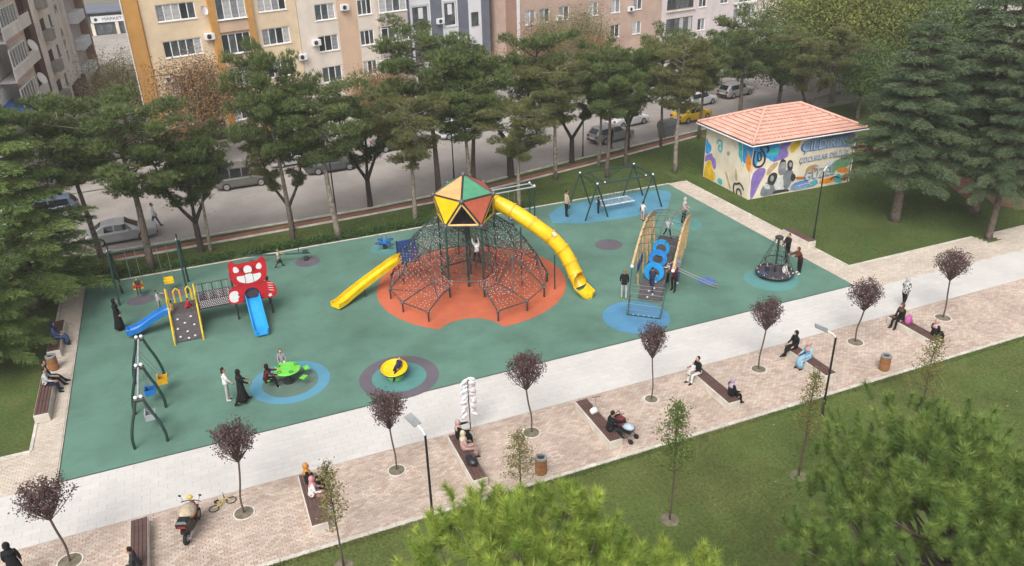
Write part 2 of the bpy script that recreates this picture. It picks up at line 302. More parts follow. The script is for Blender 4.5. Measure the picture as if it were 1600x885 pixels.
MFSTROKE = [('black', 0.16, [(0.016, 0.892),(0.004, 0.761),(0.014, 0.639),(0.05, 0.586),(0.096, 0.597),(0.12, 0.689),(0.107, 0.812),(0.071, 0.902),(0.059, 0.95),(0.097, 0.956),(0.133, 0.941),(0.143, 0.856),(0.127, 0.837)]),('black', 0.14, [(0.047, 0.87),(0.041, 0.782),(0.055, 0.697),(0.08, 0.713),(0.079, 0.788),(0.061, 0.867)]),('black', 0.1, [(0.81, 0.107),(0.841, 0.169),(0.894, 0.138),(0.935, 0.086)]),('black', 0.12, [(0.941, 0.069),(0.965, 0.093),(0.997, 0.099)]),('white', 0.05, [(0.487, 0.107),(0.537, 0.123),(0.57, 0.137),(0.625, 0.083)])]
MLEFT = [('blue', [(0.014, 0.802),(0.052, 0.698),(0.133, 0.661),(0.147, 0.583),(0.099, 0.49),(0.026, 0.453),(0.003, 0.562)]),('lavender', [(0.011, 0.405),(0.084, 0.476),(0.167, 0.525),(0.18, 0.463),(0.236, 0.452),(0.264, 0.398),(0.28, 0.305),(0.247, 0.226),(0.203, 0.274),(0.154, 0.387),(0.093, 0.362),(0.017, 0.281)]),('yellow', [(0.008, 0.004),(0.015, 0.128),(0.05, 0.295),(0.108, 0.377),(0.174, 0.345),(0.201, 0.207),(0.276, 0.173),(0.274, 0.008),(0.121, 0.007)]),('teal', [(0.334, 0.066),(0.353, 0.123),(0.415, 0.141),(0.45, 0.083),(0.428, 0.009),(0.354, 0.026)]),('teal', [(0.673, 0.985),(0.779, 0.985),(0.805, 0.568),(0.859, 0.571),(0.831, 0.546),(0.783, 0.622),(0.719, 0.709),(0.72, 0.834)]),('blue', [(0.764, 0.985),(0.997, 0.985),(0.997, 0.864),(0.976, 0.642),(0.91, 0.666),(0.856, 0.601),(0.802, 0.66),(0.804, 0.846)]),('orange', [(0.891, 0.89),(0.959, 0.774),(0.997, 0.726),(0.981, 0.477),(0.91, 0.543),(0.871, 0.668),(0.898, 0.769)]),('white', [(0.989, 0.54),(0.997, 0.465),(0.996, 0.36),(0.97, 0.442)]),('buff', [(0.48, 0.288),(0.5, 0.328),(0.653, 0.025),(0.603, 0.035)]),('buff', [(0.678, 0.302),(0.696, 0.497),(0.75, 0.298),(0.743, 0.218)]),('grey3', [(0.474, 0.671),(0.533, 0.707),(0.554, 0.651),(0.505, 0.594)])]
MLSTROKE = [('teal', 0.16, [(0.266, 0.743),(0.268, 0.809),(0.335, 0.84),(0.371, 0.78),(0.375, 0.651),(0.331, 0.619),(0.3, 0.673),(0.313, 0.735),(0.344, 0.73)]),('black', 0.14, [(0.721, 0.003),(0.691, 0.087),(0.7, 0.177),(0.763, 0.187),(0.805, 0.234),(0.874, 0.192),(0.905, 0.135)]),('black', 0.14, [(0.78, 0.003),(0.76, 0.069),(0.794, 0.122),(0.845, 0.103),(0.871, 0.021)])]
# ------------------------------------------------------------------ apartment blocks behind the road
m_cream = M('render_cream', (.72, .565, .39), .85, scale=.6, var=.07, stain=.12, stain_scale=.35, grain=.05)
m_ochre = M('render_ochre', (.52, .27, .075), .85, scale=.6, var=.1, stain=.14)
m_offw = M('render_offwhite', (.68, .60, .52), .85, scale=.6, var=.07, stain=.12)
m_tan = M('render_tan', (.58, .41, .29), .85, scale=.6, var=.07, stain=.1)
m_pinkg = M('render_pinkish', (.50, .42, .385), .85, scale=.6, var=.07, stain=.14)
m_slate = M('cladding_slate', (.135, .145, .19), .7, scale=.8, var=.08, stain=.1)
m_whitew = M('render_white', (.68, .68, .70), .8, scale=.6, var=.05, stain=.1)
m_brown = M('render_brown', (.33, .20, .15), .85, scale=.6, var=.09, stain=.14)
m_brick3 = M('render_rosy', (.46, .33, .27), .85, scale=.5, var=.1, stain=.15)
m_lilac = M('render_lilac', (.60, .53, .53), .85, scale=.6, var=.06, stain=.14)
m_balc = M('render_balcony', (.33, .21, .13), .85, scale=.6, var=.1, stain=.2)
m_frame = M('window_frame', (.78, .77, .76), .5, var=.04)
m_dframe = M('dark_frame', (.05, .05, .055), .5, var=.05)
m_glass = M('window_glass', (.035, .04, .045), .08, var=.3, scale=.7, spec=.8)
m_glass2 = M('window_glass_pale', (.10, .115, .125), .12, var=.4, scale=1.2, spec=.8)
m_curt = M('curtain', (.45, .45, .45), .9, var=.25, scale=6)
m_curt2 = M('curtain_grey', (.25, .26, .28), .9, var=.3, scale=6)
m_conc = M('concrete', (.34, .32, .30), .9, scale=1, var=.12, stain=.2)
m_metal = M('galvanised', (.42, .43, .44), .45, metal=.6, var=.1)
m_dark = M('dark_interior', (.03, .03, .032), .7, var=.2)
rb = random.Random(11)
PANE = {}
def window(parent, x0, x1, z0, z1, n=2, y=.0, frame=m_frame, transom=False, depth=.10, thick=.07, dark=.38):
    """white framed window set back in its opening: frame > panes"""
    mb = MB(); yb = y+depth
    mb.box(x0, x1, yb-.04, yb+.04, z0, z0+thick); mb.box(x0, x1, yb-.04, yb+.04, z1-thick, z1)
    w = (x1-x0)/n
    for i in range(n+1):
        c = x0+w*i; a = c if i == 0 else (c-thick if i == n else c-thick/2)
        mb.box(a, a+thick, yb-.035, yb+.038, z0+thick, z1-thick)
    if transom:
        for i in range(n): mb.box(x0+w*i+thick, x0+w*(i+1)-thick/2, yb-.03, yb+.03, z1-.5, z1-.44)
    mb.box(x0-.06, x1+.06, y-.07, yb-.045, z0-.05, z0-.003)
    f = mb.build('window', frame, parent)
    for i in range(n):
        key = (round(w, 2), round(z1-z0, 2)); 
        g = rb.choice([m_glass, m_glass, m_glass2]) if rb.random() < dark else rb.choice([m_curt, m_curt2, m_glass2])
        k = key+(g.name,)
        if k not in PANE: PANE[k] = MB().box(0, w-thick*.8, 0, .012, 0, z1-z0-2*thick+.02).mesh('pane', g)
        obj('pane', PANE[k], f, (x0+w*i+thick*.45, yb+.002, z0+thick-.01))
    return f
def wallmesh(mb, x0, x1, z0, z1, holes, bands, y=0., deep=.22):
    xs = sorted({x0, x1, *[h[0] for h in holes], *[h[1] for h in holes], *[b[0] for b in bands], *[b[1] for b in bands]})
    zs = sorted({z0, z1, *[h[2] for h in holes], *[h[3] for h in holes]})
    xs = [x for x in xs if x0-1e-6 <= x <= x1+1e-6]
    for a, b in zip(xs[:-1], xs[1:]):
        for c, d in zip(zs[:-1], zs[1:]):
            mx, mz = (a+b)/2, (c+d)/2
            if any(h[0] < mx < h[1] and h[2] < mz < h[3] for h in holes): continue
            mb.mi = 0
            for p0, p1, mi in bands:
                if p0 < mx < p1: mb.mi = mi
            mb.add([(a, y, c), (b, y, c), (b, y, d), (a, y, d)], [(0, 1, 2, 3)])
    mb.mi = 0
    for h in holes:
        a, b, c, d = h[:4]
        mb.add([(a, y, c), (b, y, c), (b, y, d), (a, y, d), (a, y+deep, c), (b, y+deep, c), (b, y+deep, d), (a, y+deep, d)],
               [(0, 4, 5, 1), (1, 5, 6, 2), (2, 6, 7, 3), (3, 7, 4, 0)])
LA, LANG = (-3., 73.5), radians(18)
def onl(t, A=LA, a=LANG): return (A[0]+cos(a)*t, A[1]+sin(a)*t, 0)
def block(name, label, A, ang, t0, t1, H, mats, wins, bands=(), depth=12, z0=0, setback=0., skew=0.):
    """wins: (x0,x1,z0,z1,n,opts). All in metres along the facade from t0."""
    root = thing(name, label, 'building', onl(t0, A, ang), ang)
    W = t1-t0; mb = MB(); s = setback
    wallmesh(mb, 0, W, z0, H, [w[:4] for w in wins], list(bands), y=s)
    mb.mi = 0
    mb.add([(0, s, z0), (0, s, H), (skew, depth, H), (skew, depth, z0), (W, s, z0), (W, s, H), (W, depth, H), (W, depth, z0)], [(0, 3, 2, 1), (4, 5, 6, 7), (1, 2, 6, 5), (3, 7, 6, 2)])
    mb.build('wall', mats, root)
    inner = MB().box(.05 if not skew else .3, W-.05, s+.24, s+.3, z0+.02, H-.02).build('interior_backing', m_dark, root)
    for w in wins:
        k = dict(w[5]) if len(w) > 5 else {}
        window(root, *w[:4], n=w[4], y=s, **k)
    rf = MB().box(-.3+skew, W+.3, s-.3, depth+.3, H+.003, H+.25).build('roof', m_conc, root)
    return root
# yellow block
st = [3.4, 6.3, 9.2, 12.1, 15.0]
wy = []
for z in st:
    wy += [(2.35, 5.6, z-1.35, z, 5), (11.1, 13.8, z-1.5, z-.05, 4)]
yb = block('apartment_building', 'cream yellow apartment block with ochre corner columns and glazed balconies', LA, LANG, 0, 14.75, 18, [m_cream, m_ochre, m_balc],
           wy, [(0, 1.15, 1), (7.2, 9.9, 2)], skew=4.2)
for a, b in ((6.6, 7.2), (9.9, 10.45)): MB().box(a, b, -.35, -.003, 0, 17.9).build('column', m_ochre, yb)
MB().box(-.15, 1.0, -.18, -.003, 0, 17.9).build('column', m_ochre, yb)
for z in st:
    p = MB().box(7.2, 9.9, -.30, -.18, z-2.75, z-1.85).box(7.2, 9.9, -.18, -.004, z-2.75, z-2.62).build('balcony_parapet', m_cream if z < 5 else m_tan, yb)
    window(yb, 7.22, 9.88, z-1.72, z-.0, n=4, y=-.36, depth=.14, transom=(z == 6.3), dark=.4)
    MB().box(7.2, 9.9, -.34, -.005, z+.02, z+.10).build('lintel', m_balc, yb)
dp = MB().tube([(0, 0, 0), (0, 0, 17)], .06, 6).build('drainpipe', m_offw, yb, loc=(-.25, -.1, .3))
dish = MB().lathe([(.02, 0), (.25, .03), (.38, .09), (.40, .12)], 14, cap=False).build('satellite_dish', m_whitew, yb, loc=(6.15, -.3, 11.3)); dish.rotation_euler = (radians(70), 0, radians(30))
MB().box(10.6, 14.6, -.08, -.004, .2, 2.6).build('shop_front', m_dark, yb); MB().box(.6, 6.3, -.08, -.004, .2, 2.0).build('shop_front', m_dark, yb)
# off-white block with tan strip
st2 = [4.95, 7.85, 10.7, 13.6, 16.4]
wc = []
for z in st2: wc += [(1.75, 3.85, z-1.45, z, 3), (6.3, 7.85, z-1.45, z-.05, 3, dict(dark=.8))]
cb = block('apartment_building', 'off white apartment block with tan strip and enclosed corner balconies', LA, LANG, 14.8, 26.45, 18, [m_offw, m_tan], wc, [(4.05, 6.2, 1)])
for z in st2:
    MB().box(8.4, 11.6, -.55, -.005, z-2.75, z-1.45).build('balcony_parapet', m_pinkg if z > 9 else m_conc, cb)
    window(cb, 8.4, 11.6, z-1.42, z+.42, n=4, y=-.55, depth=.12, transom=z < 9, dark=.25)
    MB().box(8.4, 11.6, -.50, -.005, z+.43, z+.47).build('lintel', m_pinkg, cb)
# slate and white block
gw = []
gb_ = []
for z in (6.1, 9.45, 12.8, 16.1):
    gw += [(.75, 2.9, z-2.5, z, 1, dict(frame=m_whitew, dark=1., thick=.14)), (4.75, 6.4, z-2.5, z, 1, dict(frame=m_whitew, dark=1., thick=.14)), (8.35, 9.35, z-2.75, z-1.4, 1, dict(frame=m_dframe, dark=1.))]
gb = block('apartment_building', 'slate grey apartment block with white vertical strips and tall windows', LA, LANG, 26.5, 37.4, 18.5, [m_slate, m_whitew], gw, [(.55, 3.1, 1), (4.55, 6.6, 1), (8.0, 9.75, 1)], z0=2.7)
MB().box(.3, 10.6, 1.2, 11, 0, 2.69).build('ground_floor', m_dark, gb)
for x in (.6, 4, 7.4, 10): MB().box(x, x+.4, .1, .5, 0, 2.69).build('pillar', m_whitew, gb)
for z in (6.1, 9.45, 12.8):
    for x in (1.6, 5.3): MB().box(x, x+.55, .02, .05, z-1.3, z-.25).box(x+.06, x+.49, .015, .019, z-1.24, z-.31).build('casement', m_whitew, gb)
# rosy brown block
A2, ANG2 = (33.3, 83.5), radians(13)
bw = []
for z in (4.9, 7.75, 10.6, 13.5):
    for x in (3.2, 5.2, 8.0, 12.4, 15.9, 19.5): bw.append((x, x+1.45, z-1.5, z, 2))
bb = block('apartment_building', 'rosy brown apartment block with small white framed windows behind trees', A2, ANG2, .6, 24.3, 15.5, [m_brick3, m_brown], [(w[0]-.6, w[1]-.6, *w[2:]) for w in bw], [(0, 1.5, 1)])
MB().box(1.5, 1.85, -.12, -.003, 0, 15.4).build('column', m_whitew, bb)
# lilac block
pw = []
for z in (4.05, 6.95, 9.85, 12.8):
    pw += [(.9, 5.7, z-1.3, z+.5, 6, dict(frame=m_dframe, dark=.9)), (6.7, 8.1, z-1.5, z, 2, dict(dark=.9)), (10.8, 12.3, z-1.45, z, 2, dict(dark=.9)), (13.6, 18.2, z-1.65, z+.5, 5, dict(dark=.3)), (20.5, 22, z-1.5, z, 2)]
pb = block('apartment_building', 'pale lilac apartment block with long dark balcony windows at right', A2, ANG2, 24.4, 56, 15, [m_lilac, m_offw], pw, [])
for z in (4.05, 6.95, 9.85, 12.8):
    MB().box(.7, 5.9, -.25, -.08, z-1.55, z-1.36).build('balcony_ledge', m_offw, pb); MB().box(13.4, 18.4, -.25, -.08, z-1.9, z-1.72).build('balcony_ledge', m_offw, pb)
    ac = MB().box(13.9, 14.8, -.5, -.15, z+.6, z+1.2).build('air_conditioner', m_whitew, pb); MB().lathe([(.22, 0), (.22, .02)], 12).build('fan_grille', m_dark, ac, loc=(14.25, -.5, z+.9)).rotation_euler = (radians(90), 0, 0)

# ------------------------------------------------------------------ left block running away up the side street
lb_a = radians(90-4.4); LB = (-12.6, 63.8)
m_lpale = M('render_pale_grey', (.78, .75, .74), .85, scale=.6, var=.1, stain=.22); m_lbeige = M('render_beige', (.78, .71, .65), .85, scale=.6, var=.07, stain=.15)
m_lpink = M('band_dusty_pink', (.50, .36, .345), .85, scale=.6, var=.1, stain=.2); m_maroon = M('column_maroon', (.085, .03, .028), .8, var=.1)
lroot = thing('apartment_building', 'pale grey apartment block at far left with maroon column and vertical lettering', 'building', (LB[0], LB[1], 0), lb_a)
FL = [2.4, 5.2, 8.0, 10.8, 13.6, 16.4]
lw = []
for z in FL[:-1]:
    lw += [(1.5, 4.0, z+.9, z+2.2, 3), (19.0, 21.2, z+.85, z+2.2, 3), (27.2, 28.4, z+1., z+2.1, 1, dict(frame=m_dframe))]
mb = MB(); LWD = 43.
# local x runs up the street, local -y faces the street
wallmesh(mb, 0, LWD, 0, 18.5, [w[:4] for w in lw], [(23.5, 33.5, 1), (36.5, 43, 2)], 0)
mb.mi = 0; mb.add([(0, 0, 0), (0, 0, 18.5), (0, 14, 18.5), (0, 14, 0), (LWD, 0, 0), (LWD, 0, 18.5), (LWD, 14, 18.5), (LWD, 14, 0)], [(0, 3, 2, 1), (4, 5, 6, 7), (1, 2, 6, 5)])
mb.build('wall', [m_lpale, m_lbeige, m_pinkg], lroot); MB().box(.1, LWD-.1, .24, .3, 0, 18.4).build('interior_backing', m_dark, lroot)
for w in lw: window(lroot, *w[:4], n=w[4], **(w[5] if len(w) > 5 else {}))
for z in FL:
    MB().box(0, 16.2, -.06, -.003, z-.25, z+.25).build('band', m_lpink, lroot)
    bl = MB().box(4.8, 10.5, -1.2, -.07, z+.0, z+.14).box(4.8, 10.5, -1.2, -1.12, z+.14, z+.95).build('balcony', m_lpale, lroot)
    MB().box(4.8, 10.5, -1.26, -1.205, z-.1, z+.18).build('balcony_edge', m_lpink, bl)
    window(lroot, 5.0, 10.3, z+.97, z+2.3, n=6, y=-1.2, depth=.05, dark=.7)
    bl = MB().box(11.2, 15.6, -.9, -.07, z+.0, z+.14).box(11.2, 15.6, -.9, -.83, z+.14, z+1.).build('balcony', m_whitew, lroot)
    for k in range(5): MB().tube([(11.4+k, -.86, z+1.0), (11.4+k, -.86, z+1.2)], .02, 5).build('rail_post', m_metal, bl)
    if z < 14:
        o = MB().box(23.0, 24.8, -.7, -.003, z+.3, z+1.2).build('balcony', m_conc, lroot); MB().box(23.1, 24.7, -.05, -.004, z+1.2, z+2.2).build('dark_opening', m_dark, o)
MB().box(16.3, 18.3, -.5, -.003, 0, 14.4).build('column', m_maroon, lroot)
MB().box(33.5, 33.9, -.25, -.003, 0, 18.4).build('column', m_offw, lroot); MB().box(42.4, 43, -.9, -.003, 0, 18.4).build('column', m_brown, lroot)
for z in FL[:-1]: MB().box(36.8, 41.8, -.9, -.004, z, z+1.).build('balcony', m_whitew, lroot)
MB().box(29.5, 36.0, -.35, -.004, 0, 2.9).build('dark_shop_entrance', m_maroon, lroot)
def sign(txt, size, mat, parent, loc, rot, name='lettering', ext=.01, squash=1.):
    cu = bpy.data.curves.new(name, 'FONT'); cu.body = txt; cu.size = size; cu.extrude = ext; cu.align_x = 'CENTER'; cu.align_y = 'CENTER'; cu.resolution_u = 2
    t = bpy.data.objects.new('tmp', cu); COL.objects.link(t); bpy.context.view_layer.update()
    me = bpy.data.meshes.new_from_object(t.evaluated_get(bpy.context.evaluated_depsgraph_get())); bpy.data.objects.remove(t); me.materials.clear(); me.materials.append(mat)
    o = obj(name, me, parent, loc); o.rotation_euler = rot; o.scale = (squash, 1, 1); return o
m_letter = M('sign_letter', (.20, .17, .16), .7, var=.05)
for k, ch in enumerate('NORM APT'):
    if ch != ' ': sign(ch, 1.25, m_letter, lroot, (31.6, -.03, 13.6-1.15*k), (radians(90), 0, 0), squash=1.5)
for z in (7.0, 9.6): 
    d_ = MB().lathe([(.02, 0), (.3, .04), (.48, .11), (.5, .14)], 14, cap=False).build('satellite_dish', m_whitew, lroot, loc=(11.6, -1.3, z)); d_.rotation_euler = (radians(65), 0, radians(-20))
aw = MB(); aw.add([(3.6, -.1, 6.6), (6.4, -.1, 6.6), (6.4, -1.7, 5.9), (3.6, -1.7, 5.9), (3.6, -.1, 6.65), (6.4, -.1, 6.65), (6.4, -1.7, 5.95), (3.6, -1.7, 5.95)], [(0, 1, 2, 3), (7, 6, 5, 4), (2, 6, 7, 3), (0, 4, 5, 1), (1, 5, 6, 2), (3, 7, 4, 0)])
aw.build('awning', M('awning_blue', (.03, .12, .42), .7), lroot); MB().box(-.3, 18.6, -.5, 14, 18.503, 18.8).build('roof', m_lpink, lroot)
# shop at the end of the side street and the wooded hill behind
m_hill = M('wooded_hill', (.03, .055, .035), .95, scale=.05, var=.25, stain=.3, stain_scale=.03, coord='World')
hill = MB(); n = 40; R_ = []
for j in range(9):
    R_.append([(-500+1100*i/n, 300+75*j, -1+[0, 16, 38, 66, 95, 120, 138, 148, 150][j]*(1+.15*sin(i*.9)+.1*sin(i*2.3+1))) for i in range(n+1)])
hill.rings(R_, False, False, close=False); tag(hill.build('hill', m_hill), kind='structure')
shop = thing('corner_shop', 'low dark shop with white signboard at the end of the side street', 'building', (-10, 150, 0), radians(2))
MB().box(-8, 16, 0, 10, 0, 3.5).build('wall', M('shop_wall', (.07, .085, .08), .8), shop); MB().box(-8.5, 16.5, -.6, 10.4, 3.503, 3.7).build('roof', m_slate, shop)
sb = MB().box(-1.4, 4.2, -.3, -.005, 2.0, 3.0).build('signboard', m_whitew, shop)
sign('MARKET', .6, M('sign_dark', (.06, .06, .07), .6), sb, (1.7, -.32, 2.5), (radians(90), 0, 0), squash=1.3)
MB().lathe([(.25, 0), (.25, .03)], 14).build('sign_dot', m_dark, sb, loc=(-.7, -.3, 2.5)).rotation_euler = (radians(90), 0, 0)
for x in (-1.6, 2.0, 3.7): MB().box(x, x+.5, -.25, -.004, 0, 1.95).build('pillar', m_offw, shop)
for x in (-.8, .6, 2.7): MB().box(x, x+.9, -.06, -.005, .3, 1.8).build('shop_window', m_glass2, shop)

# ------------------------------------------------------------------ painted service hut
HX, HY, HW, HD, HH_ = 35.0, 42.25, 8.65, 5.6, 3.95
hut = thing('painted_hut', 'small service hut covered in colourful mural under pink tiled hip roof', 'hut', (HX, HY, 0), radians(-1.5))
m_hutw = M('hut_wall_cream', (.74, .66, .52), .85, scale=.8, var=.1, stain=.1)
MB().box(0, HW, 0, HD, 0, HH_).build('wall', m_hutw, hut)
PAINT = dict(blue=(.02, .30, .68), lavender=(.24, .16, .46), teal=(.06, .46, .50), orange=(.78, .28, .02), yellow=(.74, .48, .02), buff=(.48, .36, .20), slate=(.20, .31, .50), green=(.16, .34, .18), lilac=(.36, .30, .45),
             ochre=(.45, .27, .12), rust=(.45, .17, .03), midblue=(.10, .24, .55), grey1=(.24, .26, .29), grey2=(.19, .21, .24), grey3=(.33, .33, .33), black=(.03, .034, .038), white=(.62, .62, .62))
def pm(c): return M('paint_'+c, PAINT[c], .8, scale=2.2, var=.16, stain=.1, stain_scale=1.5)
def smoothpoly(P, it=2):
    for _ in range(it):
        Q = []
        for a, b in zip(P, P[1:]+P[:1]): Q += [(.75*a[0]+.25*b[0], .75*a[1]+.25*b[1]), (.25*a[0]+.75*b[0], .25*a[1]+.75*b[1])]
        P = Q
    return P
def smoothline(P, it=2):
    for _ in range(it):
        Q = [P[0]]
        for a, b in zip(P[:-1], P[1:]): Q += [(.75*a[0]+.25*b[0], .75*a[1]+.25*b[1]), (.25*a[0]+.75*b[0], .25*a[1]+.75*b[1])]
        P = Q+[P[-1]]
    return P
def mural(shapes, strokes, o, u, v, w, W, H):
    o, u, v, w = Vector(o), Vector(u), Vector(v), Vector(w)
    for i, (c, P) in enumerate(shapes):
        P = smoothpoly([(x*W, y*H) for x, y in P], 1); P = [(min(W-.01, max(.01, x)), min(H-.01, max(.01, y))) for x, y in P]
        MB().prism(P, o+w*.001, u, v, w*(.003+.0012*i)).build('painted_patch', pm(c), hut)
    for i, (c, wd, P) in enumerate(strokes):
        P = smoothline([(x*W, y*H) for x, y in P]); a = []; b = []
        for k, q in enumerate(P):
            t = Vector(P[min(k+1, len(P)-1)])-Vector(P[max(0, k-1)]); t.normalize(); nn = Vector((-t.y, t.x))*wd/2; a.append(Vector(q)+nn); b.append(Vector(q)-nn)
        mb = MB(); vs = [o+u*q.x+v*q.y+w*(.045+.002*i) for q in a+b]; n = len(a); mb.add(vs, [(k, n+k, n+k+1, k+1) for k in range(n-1)]); mb.build('painted_line', pm(c), hut)
mural(MFRONT, MFSTROKE, (0, 0, 0), (1, 0, 0), (0, 0, 1), (0, -1, 0), HW, HH_)
mural(MLEFT, MLSTROKE, (0, HD, 0), (0, -1, 0), (0, 0, 1), (-1, 0, 0), HD, HH_)
m_pblue = M('paint_pale_blue', (.36, .50, .62), .8, var=.12, scale=3); m_pedge = M('paint_navy', (.09, .14, .26), .8)
def mtext(t, u, v, size, rot, sq, m=m_pblue, edge=True):
    if edge: sign(t, size*1.04, m_pedge, hut, (u*HW-.05, -.045, v*HH_-.05), (radians(90), radians(-rot), 0), squash=sq, ext=.001, name='painted_letters')
    sign(t, size, m, hut, (u*HW, -.05, v*HH_), (radians(90), radians(-rot), 0), squash=sq, ext=.0015, name='painted_letters')
mtext('ÇILDIRIN', .70, .815, .98, 0, .98); mtext('ÇOCUKLAR DELİLİK', .715, .59, .56, 1, .80); mtext('GÜZEL', .69, .275, 1.0, 4, .86)
mtext('NO.', .72, .945, .42, 0, 1.6, pm('black'), False)
# hip roof with real tile courses
m_tile = M('roof_tile', (.64, .37, .295), .8, attr='tone', col2=(.57, .315, .245), var=.10, scale=1.2, stain=.14, stain_scale=.8); m_fascia = M('fascia_brown', (.07, .035, .028), .6)
ov = .5; X0, X1, Y0, Y1, ZE = -ov, HW+ov, -ov, HD+ov, HH_+.0
half = (Y1-Y0)/2; rise = 1.35; RZ = ZE+.22+rise; rx0, rx1, ry = X0+half, X1-half, (Y0+Y1)/2
MB().box(X0, X1, Y0, Y1, ZE+.004, ZE+.06).build('soffit', m_whitew, hut)
MB().box(X0-.03, X1+.03, Y0-.05, Y0-.003, ZE+.02, ZE+.2).box(X0-.03, X1+.03, Y1+.003, Y1+.05, ZE+.02, ZE+.2).box(X0-.05, X0-.003, Y0, Y1, ZE+.02, ZE+.2).box(X1+.003, X1+.05, Y0, Y1, ZE+.02, ZE+.2).build('fascia', m_fascia, hut)
z0_ = ZE+.17
cor = [(X0, Y0, z0_), (X1, Y0, z0_), (X1, Y1, z0_), (X0, Y1, z0_), (rx0, ry, RZ), (rx1, ry, RZ)]
rf = MB().add(cor, [(0, 1, 5, 4), (1, 2, 5), (2, 3, 4, 5), (3, 0, 4), (3, 2, 1, 0)]).build('roof', m_tile, hut)
def tiles(a, b, c, d, seed):    # eave a-b, ridge d-c
    rg = random.Random(seed); a, b, c, d = map(Vector, (a, b, c, d)); mb = MB(); run = ((d+c)/2-(a+b)/2); nrow = int(run.length/.34); nr = run.normalized(); e = (b-a).normalized(); nrm = e.cross(nr).normalized()
    for r in range(nrow):
        f0, f1 = r/nrow, (r+1.12)/nrow; p, q = a.lerp(d, f0), b.lerp(c, f0); L = (q-p).length; n = max(1, int(L/.26)); w = L/n
        for i in range(n):
            mb.tone = rg.random(); o = p+e*(i*w); s = nr*(run.length*(f1-f0)); h0, h1 = nrm*.075, nrm*.035
            x = [0, .12, .3, .5, .7, .88]; hh = [0, .02, .045, .05, .045, .02]
            x.append(1.); hh.append(0.)
            lo = [o+e*(w*t)+h0+nrm*(g*.9-.02) for t, g in zip(x, hh)]; hi = [v+s-h0+h1-nrm*.03 for v in lo]
            k = len(lo); bt = [v-nrm*.05 for v in lo]
            mb.add(lo+hi+bt, [(j, j+1, k+j+1, k+j) for j in range(k-1)]+[(2*k+j, 2*k+j+1, j+1, j) for j in range(k-1)])
    o = mb.build('roof_tile', m_tile, rf); tag(o, kind='stuff')
tiles(cor[0], cor[1], cor[5], cor[4], 1); tiles(cor[1], cor[2], cor[5], cor[5], 2); tiles(cor[2], cor[3], cor[4], cor[5], 3); tiles(cor[3], cor[0], cor[4], cor[4], 4)
for p, q in ((0, 4), (1, 5), (2, 5), (3, 4), (4, 5)):
    P_, Q_ = Vector(cor[p])+Vector((0, 0, .07)), Vector(cor[q])+Vector((0, 0, .06))
    MB().tube([P_, Q_], .10, 8).build('ridge_cap', m_tile, rf)
g = MB().tube([(X0-.1, Y0-.09, ZE+.1), (X1+.1, Y0-.09, ZE+.1)], .05, 6).tube([(X0-.09, Y0, ZE+.1), (X0-.09, Y1, ZE+.1)], .05, 6).build('gutter', m_whitew, hut)
MB().tube([(HW-.05, -.4, ZE+.08), (HW+.06, -.08, ZE-.3), (HW+.06, -.08, .1)], .045, 6).build('drainpipe', m_whitew, hut)

# air conditioners on the facades
for root_, spots in ((yb, ((5.9, 8.9), (14.2, 6.0), (.4+1.4, 5.9))), (cb, ((4.4, 9.9), (1.0, 7.1), (8.0, 4.2))), (bb, ((6.9, 6.3), (14.0, 8.9), (17.9, 6.2))), (gb, ((3.7, 7.4), (7.2, 5.2)))):
    for x, z in spots:
        u = MB().box(x, x+.8, -.42, -.06, z, z+.55, .02).build('air_conditioner', m_whitew, root_); MB().lathe([(.2, 0), (.2, .012)], 14).build('fan_grille', m_dark, u, loc=(x+.3, -.421, z+.28)).rotation_euler = (radians(90), 0, 0)
# ------------------------------------------------------------------ play equipment
m_dg = M('tube_dark_green', (.018, .045, .040), .4, var=.12, spec=.5); m_dk = M('tube_charcoal', (.028, .032, .034), .45, var=.15)
m_rope = M('rope_dark', (.05, .075, .07), .85, var=.25, scale=4); m_ropered = M('rope_red', (.30, .075, .05), .85, var=.25, scale=4); m_knot = M('rope_clamp', (.55, .55, .54), .5, var=.1); m_node = M('node_grey', (.09, .085, .09), .5, var=.2)
m_cap = M('cap_white', (.75, .75, .75), .45, var=.05); m_yel = M('plastic_yellow', (.76, .50, .008), .35, stain=.2, stain_scale=1.6, var=.06, scale=1.5); m_yel2 = M('steel_yellow', (.62, .42, .02), .4, stain=.2, stain_scale=1.6, var=.1)
m_pora = M('panel_orange', (.72, .34, .14), .5, stain=.2, stain_scale=1.6, var=.07); m_pgreen = M('panel_green', (.07, .27, .15), .5, stain=.2, stain_scale=1.6, var=.07); m_pred = M('panel_brick_red', (.44, .10, .055), .5, stain=.2, stain_scale=1.6, var=.08)
m_pbl = M('panel_navy', (.028, .06, .22), .45, var=.12); m_sky = M('plastic_sky_blue', (.015, .30, .68), .35, stain=.2, stain_scale=1.6, var=.05); m_blue = M('plastic_blue', (.012, .16, .50), .4, stain=.2, stain_scale=1.6, var=.06)
m_red = M('panel_red', (.48, .012, .022), .45, stain=.2, stain_scale=1.6, var=.06); m_pw = M('panel_white', (.68, .67, .66), .5, var=.05); m_plum = M('panel_plum', (.065, .045, .06), .6, var=.15)
m_ramp = M('ramp_grip', (.075, .065, .07), .85, var=.2, scale=8, grain=.2); m_wood = M('robinia_wood', (.50, .34, .17), .6, var=.2, scale=4); m_lime = M('plastic_lime', (.15, .55, .07), .4, stain=.2, stain_scale=1.6, var=.06)
m_chain = M('chain', (.38, .38, .38), .4, metal=.7, var=.1); m_steel = M('stainless', (.55, .55, .55), .3, metal=.9, var=.05); m_grseat = M('seat_grey', (.32, .34, .36), .5, var=.1)

